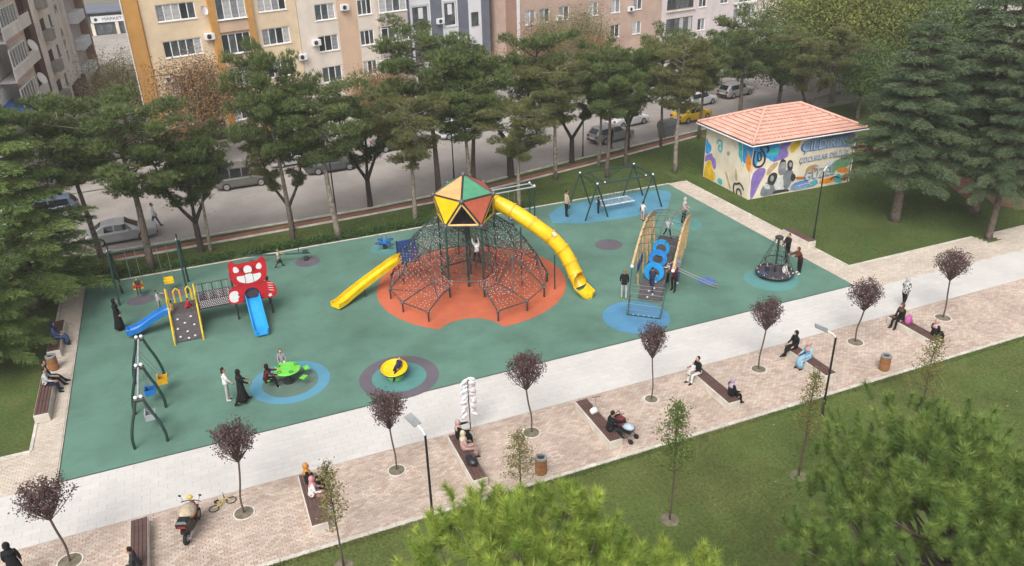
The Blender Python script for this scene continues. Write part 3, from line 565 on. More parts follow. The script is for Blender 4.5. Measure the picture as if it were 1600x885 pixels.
# ---- rope dome with polyhedral tower
DC = Vector((12.7, 37.9, 0))
dome = thing('rope_climbing_dome', 'large rope net climbing dome with coloured polyhedral tower on orange rubber', 'climbing frame', DC)
def pol(r, a, z): return Vector((r*cos(radians(a)), r*sin(radians(a)), z))
AN = [270+24*k for k in range(15)]
def front(a):
    d = abs((a-248+180) % 360-180); return max(0., min(1., (88-d)/40))
R1 = [pol(4.4, a, .62) for a in AN]; R2 = [pol(lerp(3.75, 3.35, front(a)), a, lerp(1.95, .85, front(a))) for a in AN]
R3 = [pol(lerp(2.85, 2.35, front(a)), a, lerp(3.15, 1.0, front(a))) for a in AN]; R4 = [pol(1.62, a, lerp(4.1, 1.02, front(a))) for a in AN]
SK = 14      # the sector on either side of node 14 (246 degrees) is the open entrance
def solid(k): return k not in (13, 14)
for k in range(15):
    if k == 14: continue
    o = MB().tube([(R1[k].x, R1[k].y, 0.03), R1[k]], .045, 7).build('post', m_dk, dome); MB().lathe([(.07, -.09), (.10, -.04), (.10, .03), (.06, .07)], 8, R1[k]).build('post_cap', m_node, o)
st_ = MB(); nd = MB()
for k in range(15):
    j = (k+1) % 15; a, b, c = R1[k], R2[k], R3[k]
    if k != 14: st_.tube([a, b], .036, 6).tube([b, c], .036, 6); nd.ball(b, .085, 7, 4).ball(c, .10, 7, 4)
    if front(AN[k]) < .5: st_.tube([c, R4[k]], .032, 6)
    if solid(k):
        st_.tube([R1[k], R1[j]], .030, 6).tube([R2[k], R3[j]] if k % 2 else [R3[k], R2[j]], .026, 6)
        if front(AN[k]) < .6: st_.tube([R1[k], R2[j]], .024, 6)
    if not (k in (13, 14)): st_.tube([R3[k], R3[j]], .03, 6)
st_.build('strut_frame', m_dg, dome); nd.build('node_balls', m_node, dome)
def net(A, B, C_, D, nu, nv, name='rope_net', sag=.06, parent=dome, r=.011, knots=True, seed=0, rope=None):
    """rope grid stretched between the edges A-B (bottom) and D-C (top), sagging inward"""
    rg = random.Random(seed); A, B, C_, D = map(Vector, (A, B, C_, D)); g = [[None]*(nu+1) for _ in range(nv+1)]
    for v in range(nv+1):
        for u in range(nu+1):
            s, t = u/nu, v/nv; p = A.lerp(B, s).lerp(D.lerp(C_, s), t); p = p+Vector((rg.uniform(-1, 1), rg.uniform(-1, 1), rg.uniform(-1, 1)))*.02; p.z -= sag*4*s*(1-s)*4*t*(1-t)*.6; g[v][u] = p
    mb = MB()
    for v in range(nv+1): mb.tube(g[v], r, 3, False)
    for u in range(nu+1): mb.tube([g[v][u] for v in range(nv+1)], r, 3, False)
    if knots:
        mb.mi = 1
        for v in range(nv+1):
            for u in range(nu+1):
                if rg.random() < .62:
                    p = g[v][u]; s = .028; mb.add([p+Vector(q)*s for q in ((1, 0, 0), (-1, 0, 0), (0, 1, 0), (0, -1, 0), (0, 0, 1), (0, 0, -1))], [(0, 2, 4), (2, 1, 4), (1, 3, 4), (3, 0, 4), (2, 0, 5), (1, 2, 5), (3, 1, 5), (0, 3, 5)])
    o = mb.build(name, [rope or m_rope, m_knot], parent); return o
for k in range(15):
    j = (k+1) % 15
    if not solid(k): continue
    net(R1[k], R1[j], R2[j], R2[k], 7, 6, seed=k, rope=m_ropered, r=.009); net(R2[k], R2[j], R3[j], R3[k], 6, 6, seed=k+20, r=.009, rope=m_ropered if front(AN[k]) > .3 else m_rope)
    if front(AN[k]) < .6: net(R3[k], R3[j], R4[j], R4[k], 5, 6, seed=k+40)
    else: net(R3[k], R3[j], R4[j], R4[k], 5, 4, seed=k+40, rope=m_ropered)
TW = [210, 282, 354, 66, 138]; TU = [246, 318, 30, 102, 174]
P0 = [pol(1.6, a, 0.03) for a in TW]; PL = [pol(1.6, a, 4.2) for a in TW]; PU = [pol(1.66, a, 5.7) for a in TU]; AP = Vector((0, 0, 6.6))
for k in range(5): MB().tube([P0[k], PL[k]], .055, 8).build('tower_post', m_dg, dome)
mst = MB().tube([(0, 0, .03), (0, 0, 6.4)], .07, 8).build('mast', m_dg, dome)
fr = MB(); nn = MB()
for k in range(5):
    j = (k+1) % 5; fr.tube([PL[k], PL[j]], .04, 6).tube([PU[k], PU[j]], .045, 6).tube([PU[k], AP], .045, 6).tube([PL[k], PU[k]], .04, 6).tube([PL[j], PU[k]], .04, 6)
    nn.ball(PL[k], .14, 8, 5).ball(PU[k], .14, 8, 5)
    MB().tube([pol(1.6, TW[k], 1.0), pol(1.6, TW[j], 1.0)], .04, 6).build('tower_beam', m_dk, dome); nn.ball(pol(1.6, TW[k], 1.0), .12, 8, 5)
nn.ball(AP, .15, 8, 5); fr.build('tower_frame', m_dk, dome); nn.build('tower_nodes', m_node, dome)
def tri(a, b, c, mat, name='panel', k=.86, th=.02):
    a, b, c = map(Vector, (a, b, c)); ce = (a+b+c)/3; q = [ce+(p-ce)*k for p in (a, b, c)]; n = (b-a).cross(c-a).normalized()*th
    return MB().add([p-n for p in q]+[p+n for p in q], [(2, 1, 0), (3, 4, 5), (0, 1, 4, 3), (1, 2, 5, 4), (2, 0, 3, 5)]).build(name, mat, dome)
tc_ = [m_pgreen, m_pred, m_yel, m_pgreen, m_pora]
for k in range(5):    # cap: orange panel front left, green front right
    p = tri(PU[k], PU[(k+1) % 5], AP, tc_[k], k=.9)
    q = [Vector(v) for v in (PU[k], PU[(k+1) % 5], AP)]; ce = sum(q, Vector())/3
tri(PL[0], PU[4], PU[0], m_yel, k=.9); tri(PL[1], PU[0], PU[1], m_pred, k=.9); tri(PL[2], PU[1], PU[2], m_yel2, k=.9); tri(PL[3], PU[2], PU[3], m_pgreen, k=.9); tri(PL[4], PU[3], PU[4], m_pora, k=.9)
def trif(a, b, c, mat, k=.84):
    a, b, c = map(Vector, (a, b, c)); ce = (a+b+c)/3; q = [ce+(p-ce)*k for p in (a, b, c)]; mb = MB()
    for i in range(3): mb.tube([q[i], q[(i+1) % 3]], .05, 6)
    return mb.build('open_triangle', mat, dome)
trif(PL[0], PL[1], PU[0], M('beech_frame', (.70, .46, .16), .5)); trif(PL[1], PL[2], PU[1], m_yel2); trif(PL[4], PL[0], PU[4], m_yel2)
MB().lathe([(1.4, 0), (1.4, .05)], 5, (0, 0, 4.1)).build('tower_floor', m_plum, dome)
vn = MB(); rg = random.Random(5)
for k in range(70):     # ropes strung through the inside of the dome
    i = rg.randrange(15); a = rg.choice([R2, R3, R3, R1])[i]; b = pol(1.5, rg.uniform(0, 360), rg.uniform(.4, 3.6)); b2 = pol(.2, rg.uniform(0, 360), rg.uniform(.8, 5))
    if front(AN[i]) > .7: continue
    vn.tube([a, vl(a, b, .5)-Vector((0, 0, .1)), b], .012, 3, False); vn.tube([b, b2], .012, 3, False)
vn.build('inner_ropes', [m_rope], dome)
for z_ in (1.0, 2.1, 3.2):
    for k in range(15):
        if front(AN[k]) > .5 and z_ > 1.5: continue
        if k in (13, 14): continue
        net(pol(3.5 if z_ < 1.5 else (3.2 if z_ < 3 else 2.5), AN[k], z_), pol(3.5 if z_ < 1.5 else (3.2 if z_ < 3 else 2.5), AN[k]+24, z_), pol(1.55, AN[k]+24, z_+.05), pol(1.55, AN[k], z_+.05), 4, 6, name='rope_platform_net', seed=100+k, sag=.12, r=.009, rope=m_ropered if z_ < 2.5 else m_rope)
for k in range(5): net(pol(1.58, TW[k], .1), pol(1.58, TW[(k+1) % 5], .1), pol(1.58, TW[(k+1) % 5], 3.9), pol(1.58, TW[k], 3.9), 4, 9, name='tower_net', seed=200+k, sag=0, r=.009) if k not in (0,) else None
# ---- slides on the dome
ts = thing('tube_slide', 'yellow plastic tube slide coming down from the rope dome tower', 'slide', (0, 0, 0))
def catmull(P, n=6):
    P = [Vector(p) for p in P]; P = [2*P[0]-P[1]]+P+[2*P[-1]-P[-2]]; out = []
    for i in range(1, len(P)-2):
        for k in range(n):
            t = k/n; a, b, c, d = P[i-1:i+3]; out.append(.5*((2*b)+(c-a)*t+(2*a-5*b+4*c-d)*t*t+(3*b-a-3*c+d)*t**3))
    return out+[P[-2]]
tp = catmull([(14.0, 38.75, 4.75), (14.6, 38.15, 4.62), (15.25, 37.45, 4.3), (16.05, 36.7, 3.7), (16.85, 36.15, 3.0), (17.4, 35.75, 2.3), (17.72, 35.4, 1.6), (17.9, 35.05, .95), (17.97, 34.6, .5)], 6)
segs = 8; per = (len(tp)-1)//segs
for k in range(segs):
    a = k*per; pts = tp[a:a+per+1]
    if k < segs-1: o = MB().tube(pts, .40, 18, False).build('tube_segment', m_yel, ts, smooth=True)
    else:
        mb = MB(); R_ = []
        for i, p in enumerate(pts):
            d = (pts[min(i+1, len(pts)-1)]-pts[max(0, i-1)]).normalized(); s = Vector((d.y, -d.x, 0)).normalized(); u = s.cross(d); f = i/(len(pts)-1)
            R_.append([p+s*.40*cos(t)+u*.40*sin(t) for t in [lerp(pi/2, pi*.98, f**.6)+(2*pi-2*lerp(pi/2, pi*.98, f**.6)+pi)*0+q*(2*pi-2*(lerp(pi/2, pi*.98, f**.6)-pi/2))/16 for q in range(17)]])
        o = mb.rings(R_, False, False, close=False).build('tube_segment', m_yel, ts, smooth=True)
    d = (pts[1]-pts[0]).normalized()
    MB().tube([pts[0]-d*.04, pts[0]+d*.04], .45, 18).build('flange', M('plastic_yellow_deep', (.62, .37, .008), .4), o, smooth=False)
# open run-out trough
mb = MB(); R_ = []
e0 = tp[-1]; dr = Vector((.12, -.95, 0)).normalized(); sd = Vector((-dr.y, dr.x, 0))
for i in range(8):
    f = i/7; p = e0+dr*(.95*f); z = lerp(.5, .36, min(1, f*1.3)); w = .41*(1 if f < .75 else sqrt(max(.02, 1-((f-.75)/.26)**2)))
    R_.append([Vector((p.x, p.y, z))+sd*w*cos(t)+Vector((0, 0, 1))*(.34*sin(t)+.0) for t in [pi+pi*q/12 for q in range(13)]]+[Vector((p.x, p.y, z))+sd*(w+.05)*cos(t)+Vector((0, 0, 1))*(.39*sin(t)-.0) for t in [2*pi-pi*q/12 for q in range(13)]])
mb.rings(R_, True, True).build('run_out', m_yel, ts, smooth=False)
for q in ((17.2, 35.9, 2.1), (15.7, 37.0, 3.6)): MB().tube([(q[0]-.32, q[1]-.35, .03), (q[0]-.32, q[1]-.35, q[2])], .04, 6).build('support_post', m_dg, ts)
MB().box(-.13, .13, -.004, .004, -.13, .13).build('warning_label', m_pw, ts, loc=(16.93, 35.70, 3.27)).rotation_euler = (radians(-35), 0, radians(35))
ys = thing('straight_slide', 'short straight yellow slide leaning on the rope dome beside navy panel', 'slide', (0, 0, 0))
sp_ = catmull([(9.75, 40.25, 1.42), (9.2, 40.05, 1.38), (8.6, 39.85, 1.2), (7.2, 39.4, .7), (6.2, 38.95, .36), (5.7, 38.65, .22), (5.3, 38.4, .2)], 4)
mb = MB(); R_ = []
for i, p in enumerate(sp_):
    d = (sp_[min(i+1, len(sp_)-1)]-sp_[max(0, i-1)]).normalized(); s = Vector((d.y, -d.x, 0)).normalized(); u = s.cross(d)
    if u.z < 0: u = -u
    R_.append([p+s*a*.30+u*b for a, b in ((-1.1, .24), (-.95, .24), (-.9, .06), (-.6, .0), (.6, .0), (.9, .06), (.95, .24), (1.1, .24), (1.1, -.04), (.7, -.07), (-.7, -.07), (-1.1, -.04))])
mb.rings(R_).build('chute', m_yel, ys); MB().tube([(7.1, 39.15, .03), (7.1, 39.15, .7)], .035, 6).build('support_post', m_dg, ys)
nb = thing('slide_entry_box', 'navy panelled entry platform of straight yellow slide on rope dome', 'platform', (9.95, 40.2, 0))
for x, y in ((-.5, -.45), (-.5, .45), (.5, -.45), (.5, .45)): MB().tube([(x, y, .03), (x, y, 2.35)], .035, 6).build('post', m_dg, nb)
MB().box(-.5, .5, -.45, .45, 1.3, 1.38).build('deck', m_plum, nb); MB().box(-.46, .46, -.49, -.455, 1.4, 2.3).build('panel', m_pbl, nb); MB().box(-.46, .46, .455, .49, 1.4, 2.3).build('panel', m_pbl, nb); MB().box(.505, .54, -.4, .4, 1.4, 2.3).build('panel', m_pbl, nb)

# ---- toddler unit with red cat panel
cat = thing('toddler_play_unit', 'low play unit with red cat panel, blue slides and climbing ramp', 'play unit', (0, 0, 0))
def ramp(x0, x1, ya, za, yb, zb):
    return MB().add([(x0, ya, za), (x1, ya, za), (x1, yb, zb), (x0, yb, zb), (x0, ya, za-.05), (x1, ya, za-.05), (x1, yb, zb-.05), (x0, yb, zb-.05)], [(0, 1, 2, 3), (7, 6, 5, 4), (0, 4, 5, 1), (1, 5, 6, 2), (2, 6, 7, 3), (3, 7, 4, 0)])
rp = ramp(-2.68, -1.46, 38.25, .10, 39.4, 1.06).build('climbing_ramp', m_ramp, cat)
for u, v in ((.2, .15), (.75, .1), (.5, .3), (.15, .45), (.8, .5), (.45, .62), (.2, .8), (.72, .82), (.5, .05)):
    x, y, z = -2.68+1.22*u, 38.25+1.15*v, .1+.96*v; MB().lathe([(.06, 0), (.05, .04), (.02, .05)], 8).build('climbing_hold', m_pw, rp, loc=(x, y-.01, z+.01))
MB().box(-2.8, -1.35, 39.41, 40.75, 1.0, 1.06).build('deck', m_ramp, cat)
for x in (-2.75, -1.40): 
    MB().tube([(x, 38.08, .03), (x, 38.12, .3), (x, 39.62, 1.55), (x, 40.1, 2.25)], .045, 8).build('ramp_rail', m_yel2, cat)
    for y in (39.5, 40.7): MB().tube([(x, y, .03), (x, y, 1.9)], .045, 8).build('post', m_yel2, cat)
for x, y, w in ((-2.3, 40.72, .3), (-1.72, 40.72, .24)): MB().tube([(x-w/2, y, 1.1), (x-w/2, y, 1.75), (x, y, 1.9), (x+w/2, y, 1.75), (x+w/2, y, 1.1)], .045, 6).build('handle_arch', m_yel, cat)
MB().box(-1.40, -1.36, 39.7, 40.6, 1.1, 1.7).build('side_panel', m_yel, cat)
bd = MB().box(-1.34, .3, 39.55, 40.5, .98, 1.04).build('bridge_deck', m_plum, cat)
for y, nm in ((39.52, 'front'), (40.53, 'back')):
    pn = MB().box(-1.33, .3, y-.015, y+.015, 1.06, 1.52).build('bridge_panel', m_plum, cat)
    sp2 = MB(); rgs = random.Random(4)
    for i in range(16):
        for j in range(5): 
            cx, cz = -1.26+i*.098+(j % 2)*.045, 1.12+j*.085; sp2.lathe([(.026, 0), (.026, .006)], 6, (cx, 0, 0)); 
            for q in range(len(sp2.v)-12, len(sp2.v)): v = sp2.v[q]; sp2.v[q] = (v[0], y-.016-v[2], cz+v[1])
    sp2.build('spots', m_pw, pn)
    for i in range(7): MB().tube([(-1.25+.24*i, y, 1.52), (-1.25+.24*i, y, 1.98)], .03, 6).build('baluster', m_plum if i % 2 else m_grseat, cat)
    MB().tube([(-1.36, y, 1.98), (.32, y, 1.98)], .03, 6).build('handrail', m_plum, cat)
for x in (.45, 2.2):
    for y in (39.5, 40.6): MB().tube([(x, y, .03), (x, y, 2.2)], .05, 8).build('post', m_dk, cat)
MB().box(.35, 2.3, 39.45, 40.7, 1.0, 1.06).build('deck', m_plum, cat)
def panel(poly, y, th, mat, name, parent, smooth=1): return MB().prism(smoothpoly(poly, smooth) if smooth else poly, (0, y, 0), (1, 0, 0), (0, 0, 1), (0, -th, 0)).build(name, mat, parent)
body = panel([(.15, 1.0), (.12, 1.5), (.35, 1.95), (.75, 2.02), (1.9, 2.02), (2.35, 1.95), (2.6, 1.5), (2.5, 1.0), (1.75, 1.0), (1.72, 1.5), (1.55, 1.72), (1.32, 1.78), (1.1, 1.72), (.93, 1.5), (.9, 1.0)], 39.44, .05, m_red, 'cat_body_panel', cat, 1)
head = panel([(.62, 1.98), (.42, 2.35), (.40, 2.8), (.42, 3.3), (.62, 3.42), (.80, 3.18), (1.32, 3.22), (1.85, 3.18), (2.05, 3.42), (2.25, 3.3), (2.26, 2.8), (2.22, 2.35), (2.0, 1.98)], 39.40, .05, m_red, 'cat_head_panel', cat, 1)
m_redd = M('panel_dark_red', (.20, .012, .018), .5)
for pts in ([(.70, 2.55), (.75, 2.25), (1.1, 2.08), (1.32, 2.06), (1.55, 2.08), (1.9, 2.25), (1.95, 2.55), (1.6, 2.5), (1.32, 2.62), (1.05, 2.5)], [(1.12, 2.68), (1.12, 2.95), (1.32, 3.08), (1.52, 2.95), (1.52, 2.68), (1.32, 2.6)], [(.62, 2.72), (.62, 3.05), (.80, 3.1), (.95, 2.78)], [(2.02, 2.72), (2.02, 3.05), (1.84, 3.1), (1.69, 2.78)]): panel(pts, 39.349, .012, m_pw, 'white_marking', head, 2)
for pts in ([(.98, 2.72), (.96, 2.95), (1.06, 3.02), (1.1, 2.72)], [(1.66, 2.72), (1.68, 2.95), (1.58, 3.02), (1.54, 2.72)], [(1.2, 2.66), (1.32, 2.58), (1.44, 2.66)]): panel(pts, 39.336, .012, m_redd, 'dark_marking', head, 1)
for x in (1.12, 1.52): MB().box(x-.012, x+.012, 39.326, 39.336, 2.08, 2.6).build('whisker_line', m_redd, head)
panel([(.2, 1.2), (.17, 1.5), (.3, 1.72), (.6, 1.75), (.68, 1.55), (.6, 1.5), (.7, 1.35), (.58, 1.3), (.62, 1.15), (.4, 1.08)], 39.389, .012, m_pw, 'white_paw', body, 1)
for q in range(4): panel([(2.1, 1.9-.14*q), (2.3, 1.86-.14*q), (2.5, 1.78-.14*q), (2.3, 1.82-.14*q)], 39.389, .012, m_pw, 'white_stripe', body, 1)
panel([(2.2+.13*cos(k*pi/5)*(1 if k % 2 else .45), 1.15+.13*sin(k*pi/5)*(1 if k % 2 else .45)) for k in range(10)], 39.389, .012, m_pw, 'white_star', body, 0)
def chute(name, pts, w, mat, parent, h=.18):
    R_ = []; pts = catmull(pts, 4)
    for i, p in enumerate(pts):
        d = (pts[min(i+1, len(pts)-1)]-pts[max(0, i-1)]); d.normalize(); s = Vector((d.y, -d.x, 0)).normalized(); u = s.cross(d)
        if u.z < 0: u = -u
        ww = w*(1 if i < len(pts)-2 else .8)
        R_.append([p+s*a*ww+u*b*h for a, b in ((-1.12, 1), (-.98, 1), (-.9, .3), (-.65, 0), (.65, 0), (.9, .3), (.98, 1), (1.12, 1), (1.1, -.2), (-1.1, -.2))])
    return MB().rings(R_).build(name, mat, parent)
chute('blue_slide', [(1.32, 39.5, 1.12), (1.32, 39.15, 1.08), (1.33, 38.6, .78), (1.35, 37.8, .34), (1.36, 37.4, .2), (1.37, 37.05, .18)], .33, m_sky, cat, .22)
chute('blue_slide', [(-2.75, 39.9, 1.08), (-3.0, 39.92, 1.05), (-3.6, 39.98, .75), (-4.2, 40.0, .42), (-4.6, 39.98, .3), (-4.95, 39.95, .28)], .30, m_blue, cat, .22)
MB().lathe([(.36, 0), (.36, .03)], 14).build('slide_mouth_shadow_panel', m_plum, cat, loc=(1.32, 39.6, 1.45)).rotation_euler = (radians(90), 0, 0)  # dark disc standing in for the shade inside the slide mouth

# ---- swing with two toddler seats at the back left
sw = thing('two_seat_swing', 'dark green two seat swing behind the red cat play unit', 'swing', (-3.6, 44.75, 0))
for x in (-1.75, 1.75):
    for y in (-.75, .75):
        MB().tube([(x+(.06 if y > 0 else -.06), y, .03), (x+(.06 if y > 0 else -.06), y*.06, 2.95)], .06, 8).build('leg', m_dg, sw)
    MB().ball((x, 0, 3.02), .09, 8, 5).build('cap', m_cap, sw); MB().tube([(x, -.05, 2.9), (x, -.05, 3.35)], .05, 8).build('post_top', m_dg, sw)
MB().tube([(-1.9, 0, 2.85), (1.9, 0, 2.85)], .05, 8).build('crossbar', m_dg, sw)
def swing_seat(parent, x, y, zt, zs, mat, w=.32, mat2=None, bucket=True):
    for s in (-1, 1): MB().tube([(x+s*w/2, y, zt), (x+s*w/2, y-.02, zs+.25)], .014, 4).build('chain', m_chain, parent)
    s = MB(); s.box(x-w/2, x+w/2, y-.17, y+.15, zs-.02, zs+.03, .01)
    if bucket: s.box(x-w/2, x+w/2, y+.1, y+.15, zs+.03, zs+.28); s.box(x-w/2, x-w/2+.04, y-.16, y+.1, zs+.03, zs+.22); s.box(x+w/2-.04, x+w/2, y-.16, y+.1, zs+.03, zs+.22)
    o = s.build('seat', mat, parent)
    if bucket: MB().box(x-w/2-.01, x+w/2+.01, y-.19, y-.171, zs+.12, zs+.24).build('seat_front', mat2 or m_red, o)
    return o
swing_seat(sw, -.75, 0, 2.82, .55, m_yel, .5, m_red); swing_seat(sw, .85, 0, 2.82, .55, m_yel, .5, m_yel)

# ---- bow-legged swing front left
bs = thing('bow_legged_swing', 'grey green swing row with bowed legs near the left corner', 'swing', (-3.93, 32.4, 0))
for y in (-2.45, .15, 2.75):
    for s in (-1, 1):
        MB().tube(catmull([(s*.62, y, .03), (s*.62, y, .5), (s*.48, y, 1.15), (s*.26, y, 1.8), (s*.12, y, 2.32)], 4), .062, 8).build('leg', m_dg, bs, smooth=True)
        MB().ball((s*.10, y, 2.38), .075, 8, 5).build('cap', m_cap, bs)
    MB().box(-.2, .2, y-.07, y+.07, 2.16, 2.3, .02).build('bracket', m_dk, bs)
for y0_, y1_ in ((-2.45, .15), (.15, 2.75)): MB().tube([(-.03, y0_, 2.25), (-.03, y1_, 2.25)], .05, 8).build('crossbar', m_grseat, bs)
def side_seat(y, x, mat):
    for s in (-1, 1): MB().tube([(-.03, y+s*.22, 2.22), (x, y+s*.2, .85)], .014, 4).build('chain', m_chain, bs)
    o = MB().box(x-.2, x+.2, y-.22, y+.22, .52, .57, .01).box(x-.2, x-.15, y-.22, y+.22, .57, .9).box(x-.15, x+.2, y-.22, y-.18, .57, .8).box(x-.15, x+.2, y+.18, y+.22, .57, .8).build('seat', mat, bs)
    MB().box(x+.202, x+.23, y-.22, y+.22, .66, .84).build('seat_front', mat, o)
side_seat(1.5, .62, M('seat_amber', (.70, .38, .01), .4)); side_seat(.75, .1, m_blue); side_seat(-1.2, .1, m_grseat)

# ---- lime spinner table
sp3 = thing('spinner_table', 'lime green round spinner table on blue ringed floor', 'spinner', (1.95, 32.35, 0))
MB().lathe([(.28, .04), (.28, .1), (.12, .14), (.10, .6)], 16).build('pedestal', m_dk, sp3)
tp3 = MB().lathe([(.54, .66), (.60, .70), (.60, .73), (.54, .75)], 28).build('tabletop', m_lime, sp3, smooth=False)
for a in (20, 140, 215, 285): 
    q = pol(.46, a, .80); rgm = MB(); n = 14; rgm.rings([[Vector((q.x+(.085+.018*cos(t))*cos(u), q.y+(.085+.018*cos(t))*sin(u), .79+.02*sin(t))) for t in [2*pi*k/6 for k in range(6)]] for u in [2*pi*k/n for k in range(n+1)]], False, False); rgm.build('grip_ring', M('plastic_green_dark', (.03, .25, .03), .4), tp3)
for a in (100, 190, 315, 10):
    q = pol(.86, a, 0); st3 = MB().obox((q.x, q.y, .47), pol(1, a, 0), pol(1, a+90, 0), (0, 0, 1), .12, .16, .02).build('seat', m_lime, sp3); MB().tube([pol(.2, a, .25), pol(.72, a, .3), pol(.82, a, .45)], .03, 6).build('seat_arm', m_dk, sp3)
# ---- yellow bowl spinner
bo = thing('bowl_spinner', 'tilted yellow bowl spinner on mauve ringed floor', 'spinner', (6.5, 30.65, 0))
MB().lathe([(.36, .04), (.34, .12), (.24, .3), (.2, .42)], 18).build('pedestal', m_lime, bo)
bw_ = MB().lathe([(.18, .40), (.40, .43), (.57, .53), (.62, .62), (.59, .64), (.52, .55), (.35, .49), (.05, .47)], 28).build('bowl', m_yel, bo, smooth=False); bw_.rotation_euler = (radians(9), radians(-5), 0)
MB().lathe([(.625, .57), (.645, .60), (.63, .64)], 28, cap=False).build('rubber_rim', m_dk, bw_)
# ---- seesaw
se = thing('seesaw', 'long dark seesaw beam behind the red cat panel', 'seesaw', (3.4, 45.95, 0), radians(-14))
MB().tube([(-1.9, 0, .62), (1.9, 0, .5)], .055, 8).build('beam', m_dg, se); MB().lathe([(.16, .03), (.12, .3), (.10, .52)], 10).build('pivot', m_dk, se)
for x in (-1.6, 1.6):
    MB().box(x-.16, x+.2, -.15, .15, .60, .66, .015).build('seat', m_dk, se); MB().tube([(x*.78, -.16, .95), (x*.78, 0, .98), (x*.78, .16, .95)], .02, 5).tube([(x*.78, 0, .55), (x*.78, 0, .97)], .025, 5).build('handlebar', m_dk, se)
    MB().lathe([(.14, .03), (.15, .15), (.12, .28)], 10, (x, 0, 0)).build('bumper', m_dk, se)
# ---- spring rider
spr = thing('spring_rider', 'small blue four seat spring rider behind the rope dome', 'spring rider', (9.75, 45.1, 0), radians(20))
hx = MB().tube([(.11*cos(t), .11*sin(t), .04+.36*t/(8*pi)) for t in [8*pi*k/48 for k in range(49)]], .022, 5).build('spring', m_dk, spr)
MB().box(-.42, .42, -.1, .1, .42, .5, .02).box(-.1, .1, -.42, .42, .42, .499, .02).build('cross_body', m_blue, spr)
for a in range(4): q = pol(.46, 90*a, .53); MB().lathe([(.17, -.02), (.18, .01), (.15, .04)], 12, q).build('seat', m_pbl, spr); MB().tube([pol(.2, 90*a, .5), pol(.2, 90*a, .85)], .022, 5).build('handle', m_blue, spr)
# ---- nest swing in its eight legged frame
ns = thing('nest_swing', 'dark green nest swing frame with hanging net bed on blue rubber', 'swing', (25.95, 44.95, 0))
m_bnet = M('net_pale', (.42, .46, .5), .8, var=.2)
cr = [(-2.1, -1.25), (2.1, -1.25), (2.1, 1.25), (-2.1, 1.25)]; HT = 2.45
for i, (x, y) in enumerate(cr):
    MB().ball((x, y, HT+.05), .075, 8, 5).build('cap', m_cap, ns)
    for sx in (-.85, .85): MB().tube([(x+sx, y, .03), (x, y, HT)], .058, 8).build('leg', m_dg, ns)
for a, b in ((0, 1), (1, 2), (2, 3), (3, 0)): MB().tube([(*cr[a], HT), (*cr[b], HT)], .055, 8).build('top_rail', m_dg, ns)
for x in (-1.55, 1.55):
    MB().tube([(x, -1.25, HT), (x, 1.25, HT)], .035, 6).build('hanger_rail', m_dg, ns); MB().ball((x, -1.25, HT+.06), .06, 8, 5).build('cap', m_cap, ns)
MB().tube(catmull([(-1.55, -1.25, HT), (-.6, -.5, HT+.12), (.2, .1, HT+.14), (1.55, 1.25, HT)], 4), .03, 6).build('arched_brace', m_dg, ns)
nbd = net((-1.15, -.45, .5), (1.15, -.45, .5), (1.15, .45, .5), (-1.15, .45, .5), 16, 7, 'net_bed', .25, ns, .011, False); nbd.data.materials[0] = m_bnet
MB().tube([(-1.2, -.5, .52), (1.2, -.5, .52), (1.2, .5, .52), (-1.2, .5, .52), (-1.2, -.5, .52)], .05, 6).build('bed_rim', M('rim_pale', (.55, .57, .62), .6), ns)
sd_ = net((-1.2, -.5, .55), (1.2, -.5, .55), (1.55, -.5, HT), (-1.55, -.5, HT), 9, 10, 'hanging_net', 0, ns, .006, False); sd2 = net((-1.2, .5, .55), (1.2, .5, .55), (1.55, .5, HT), (-1.55, .5, HT), 9, 10, 'hanging_net', 0, ns, .006, False)
# ---- monkey-bar swing behind the tube slide
mk = thing('overhead_swing', 'grey overhead beam swing standing behind the tube slide', 'swing', (17.4, 45.0, 0), radians(3))
for x in (-2.4, 2.4):
    for y in (-.35, .35): MB().tube([(x, y, .03), (x, y, 2.62)], .05, 8).build('post', m_dg, mk); MB().ball((x, y, 2.68), .065, 8, 5).build('cap', m_cap, mk)
    MB().tube([(x, -.4, 2.6), (x, .4, 2.6)], .045, 6).build('end_rail', m_grseat, mk)
for y in (-.35, .35): MB().tube([(-2.5, y, 2.6), (2.5, y, 2.6)], .05, 8).build('beam', m_grseat, mk)
for x in (-1.2, .9): swing_seat(mk, x, 0, 2.55, .5, m_red if x < 0 else m_pbl, .42, m_pw)
for x in (-1.2, .9): MB().tube([(x-.21, -.35, 2.55), (x-.21, .35, 2.55)], .02, 5).tube([(x+.21, -.35, 2.55), (x+.21, .35, 2.55)], .02, 5).build('hanger', m_dk, mk)

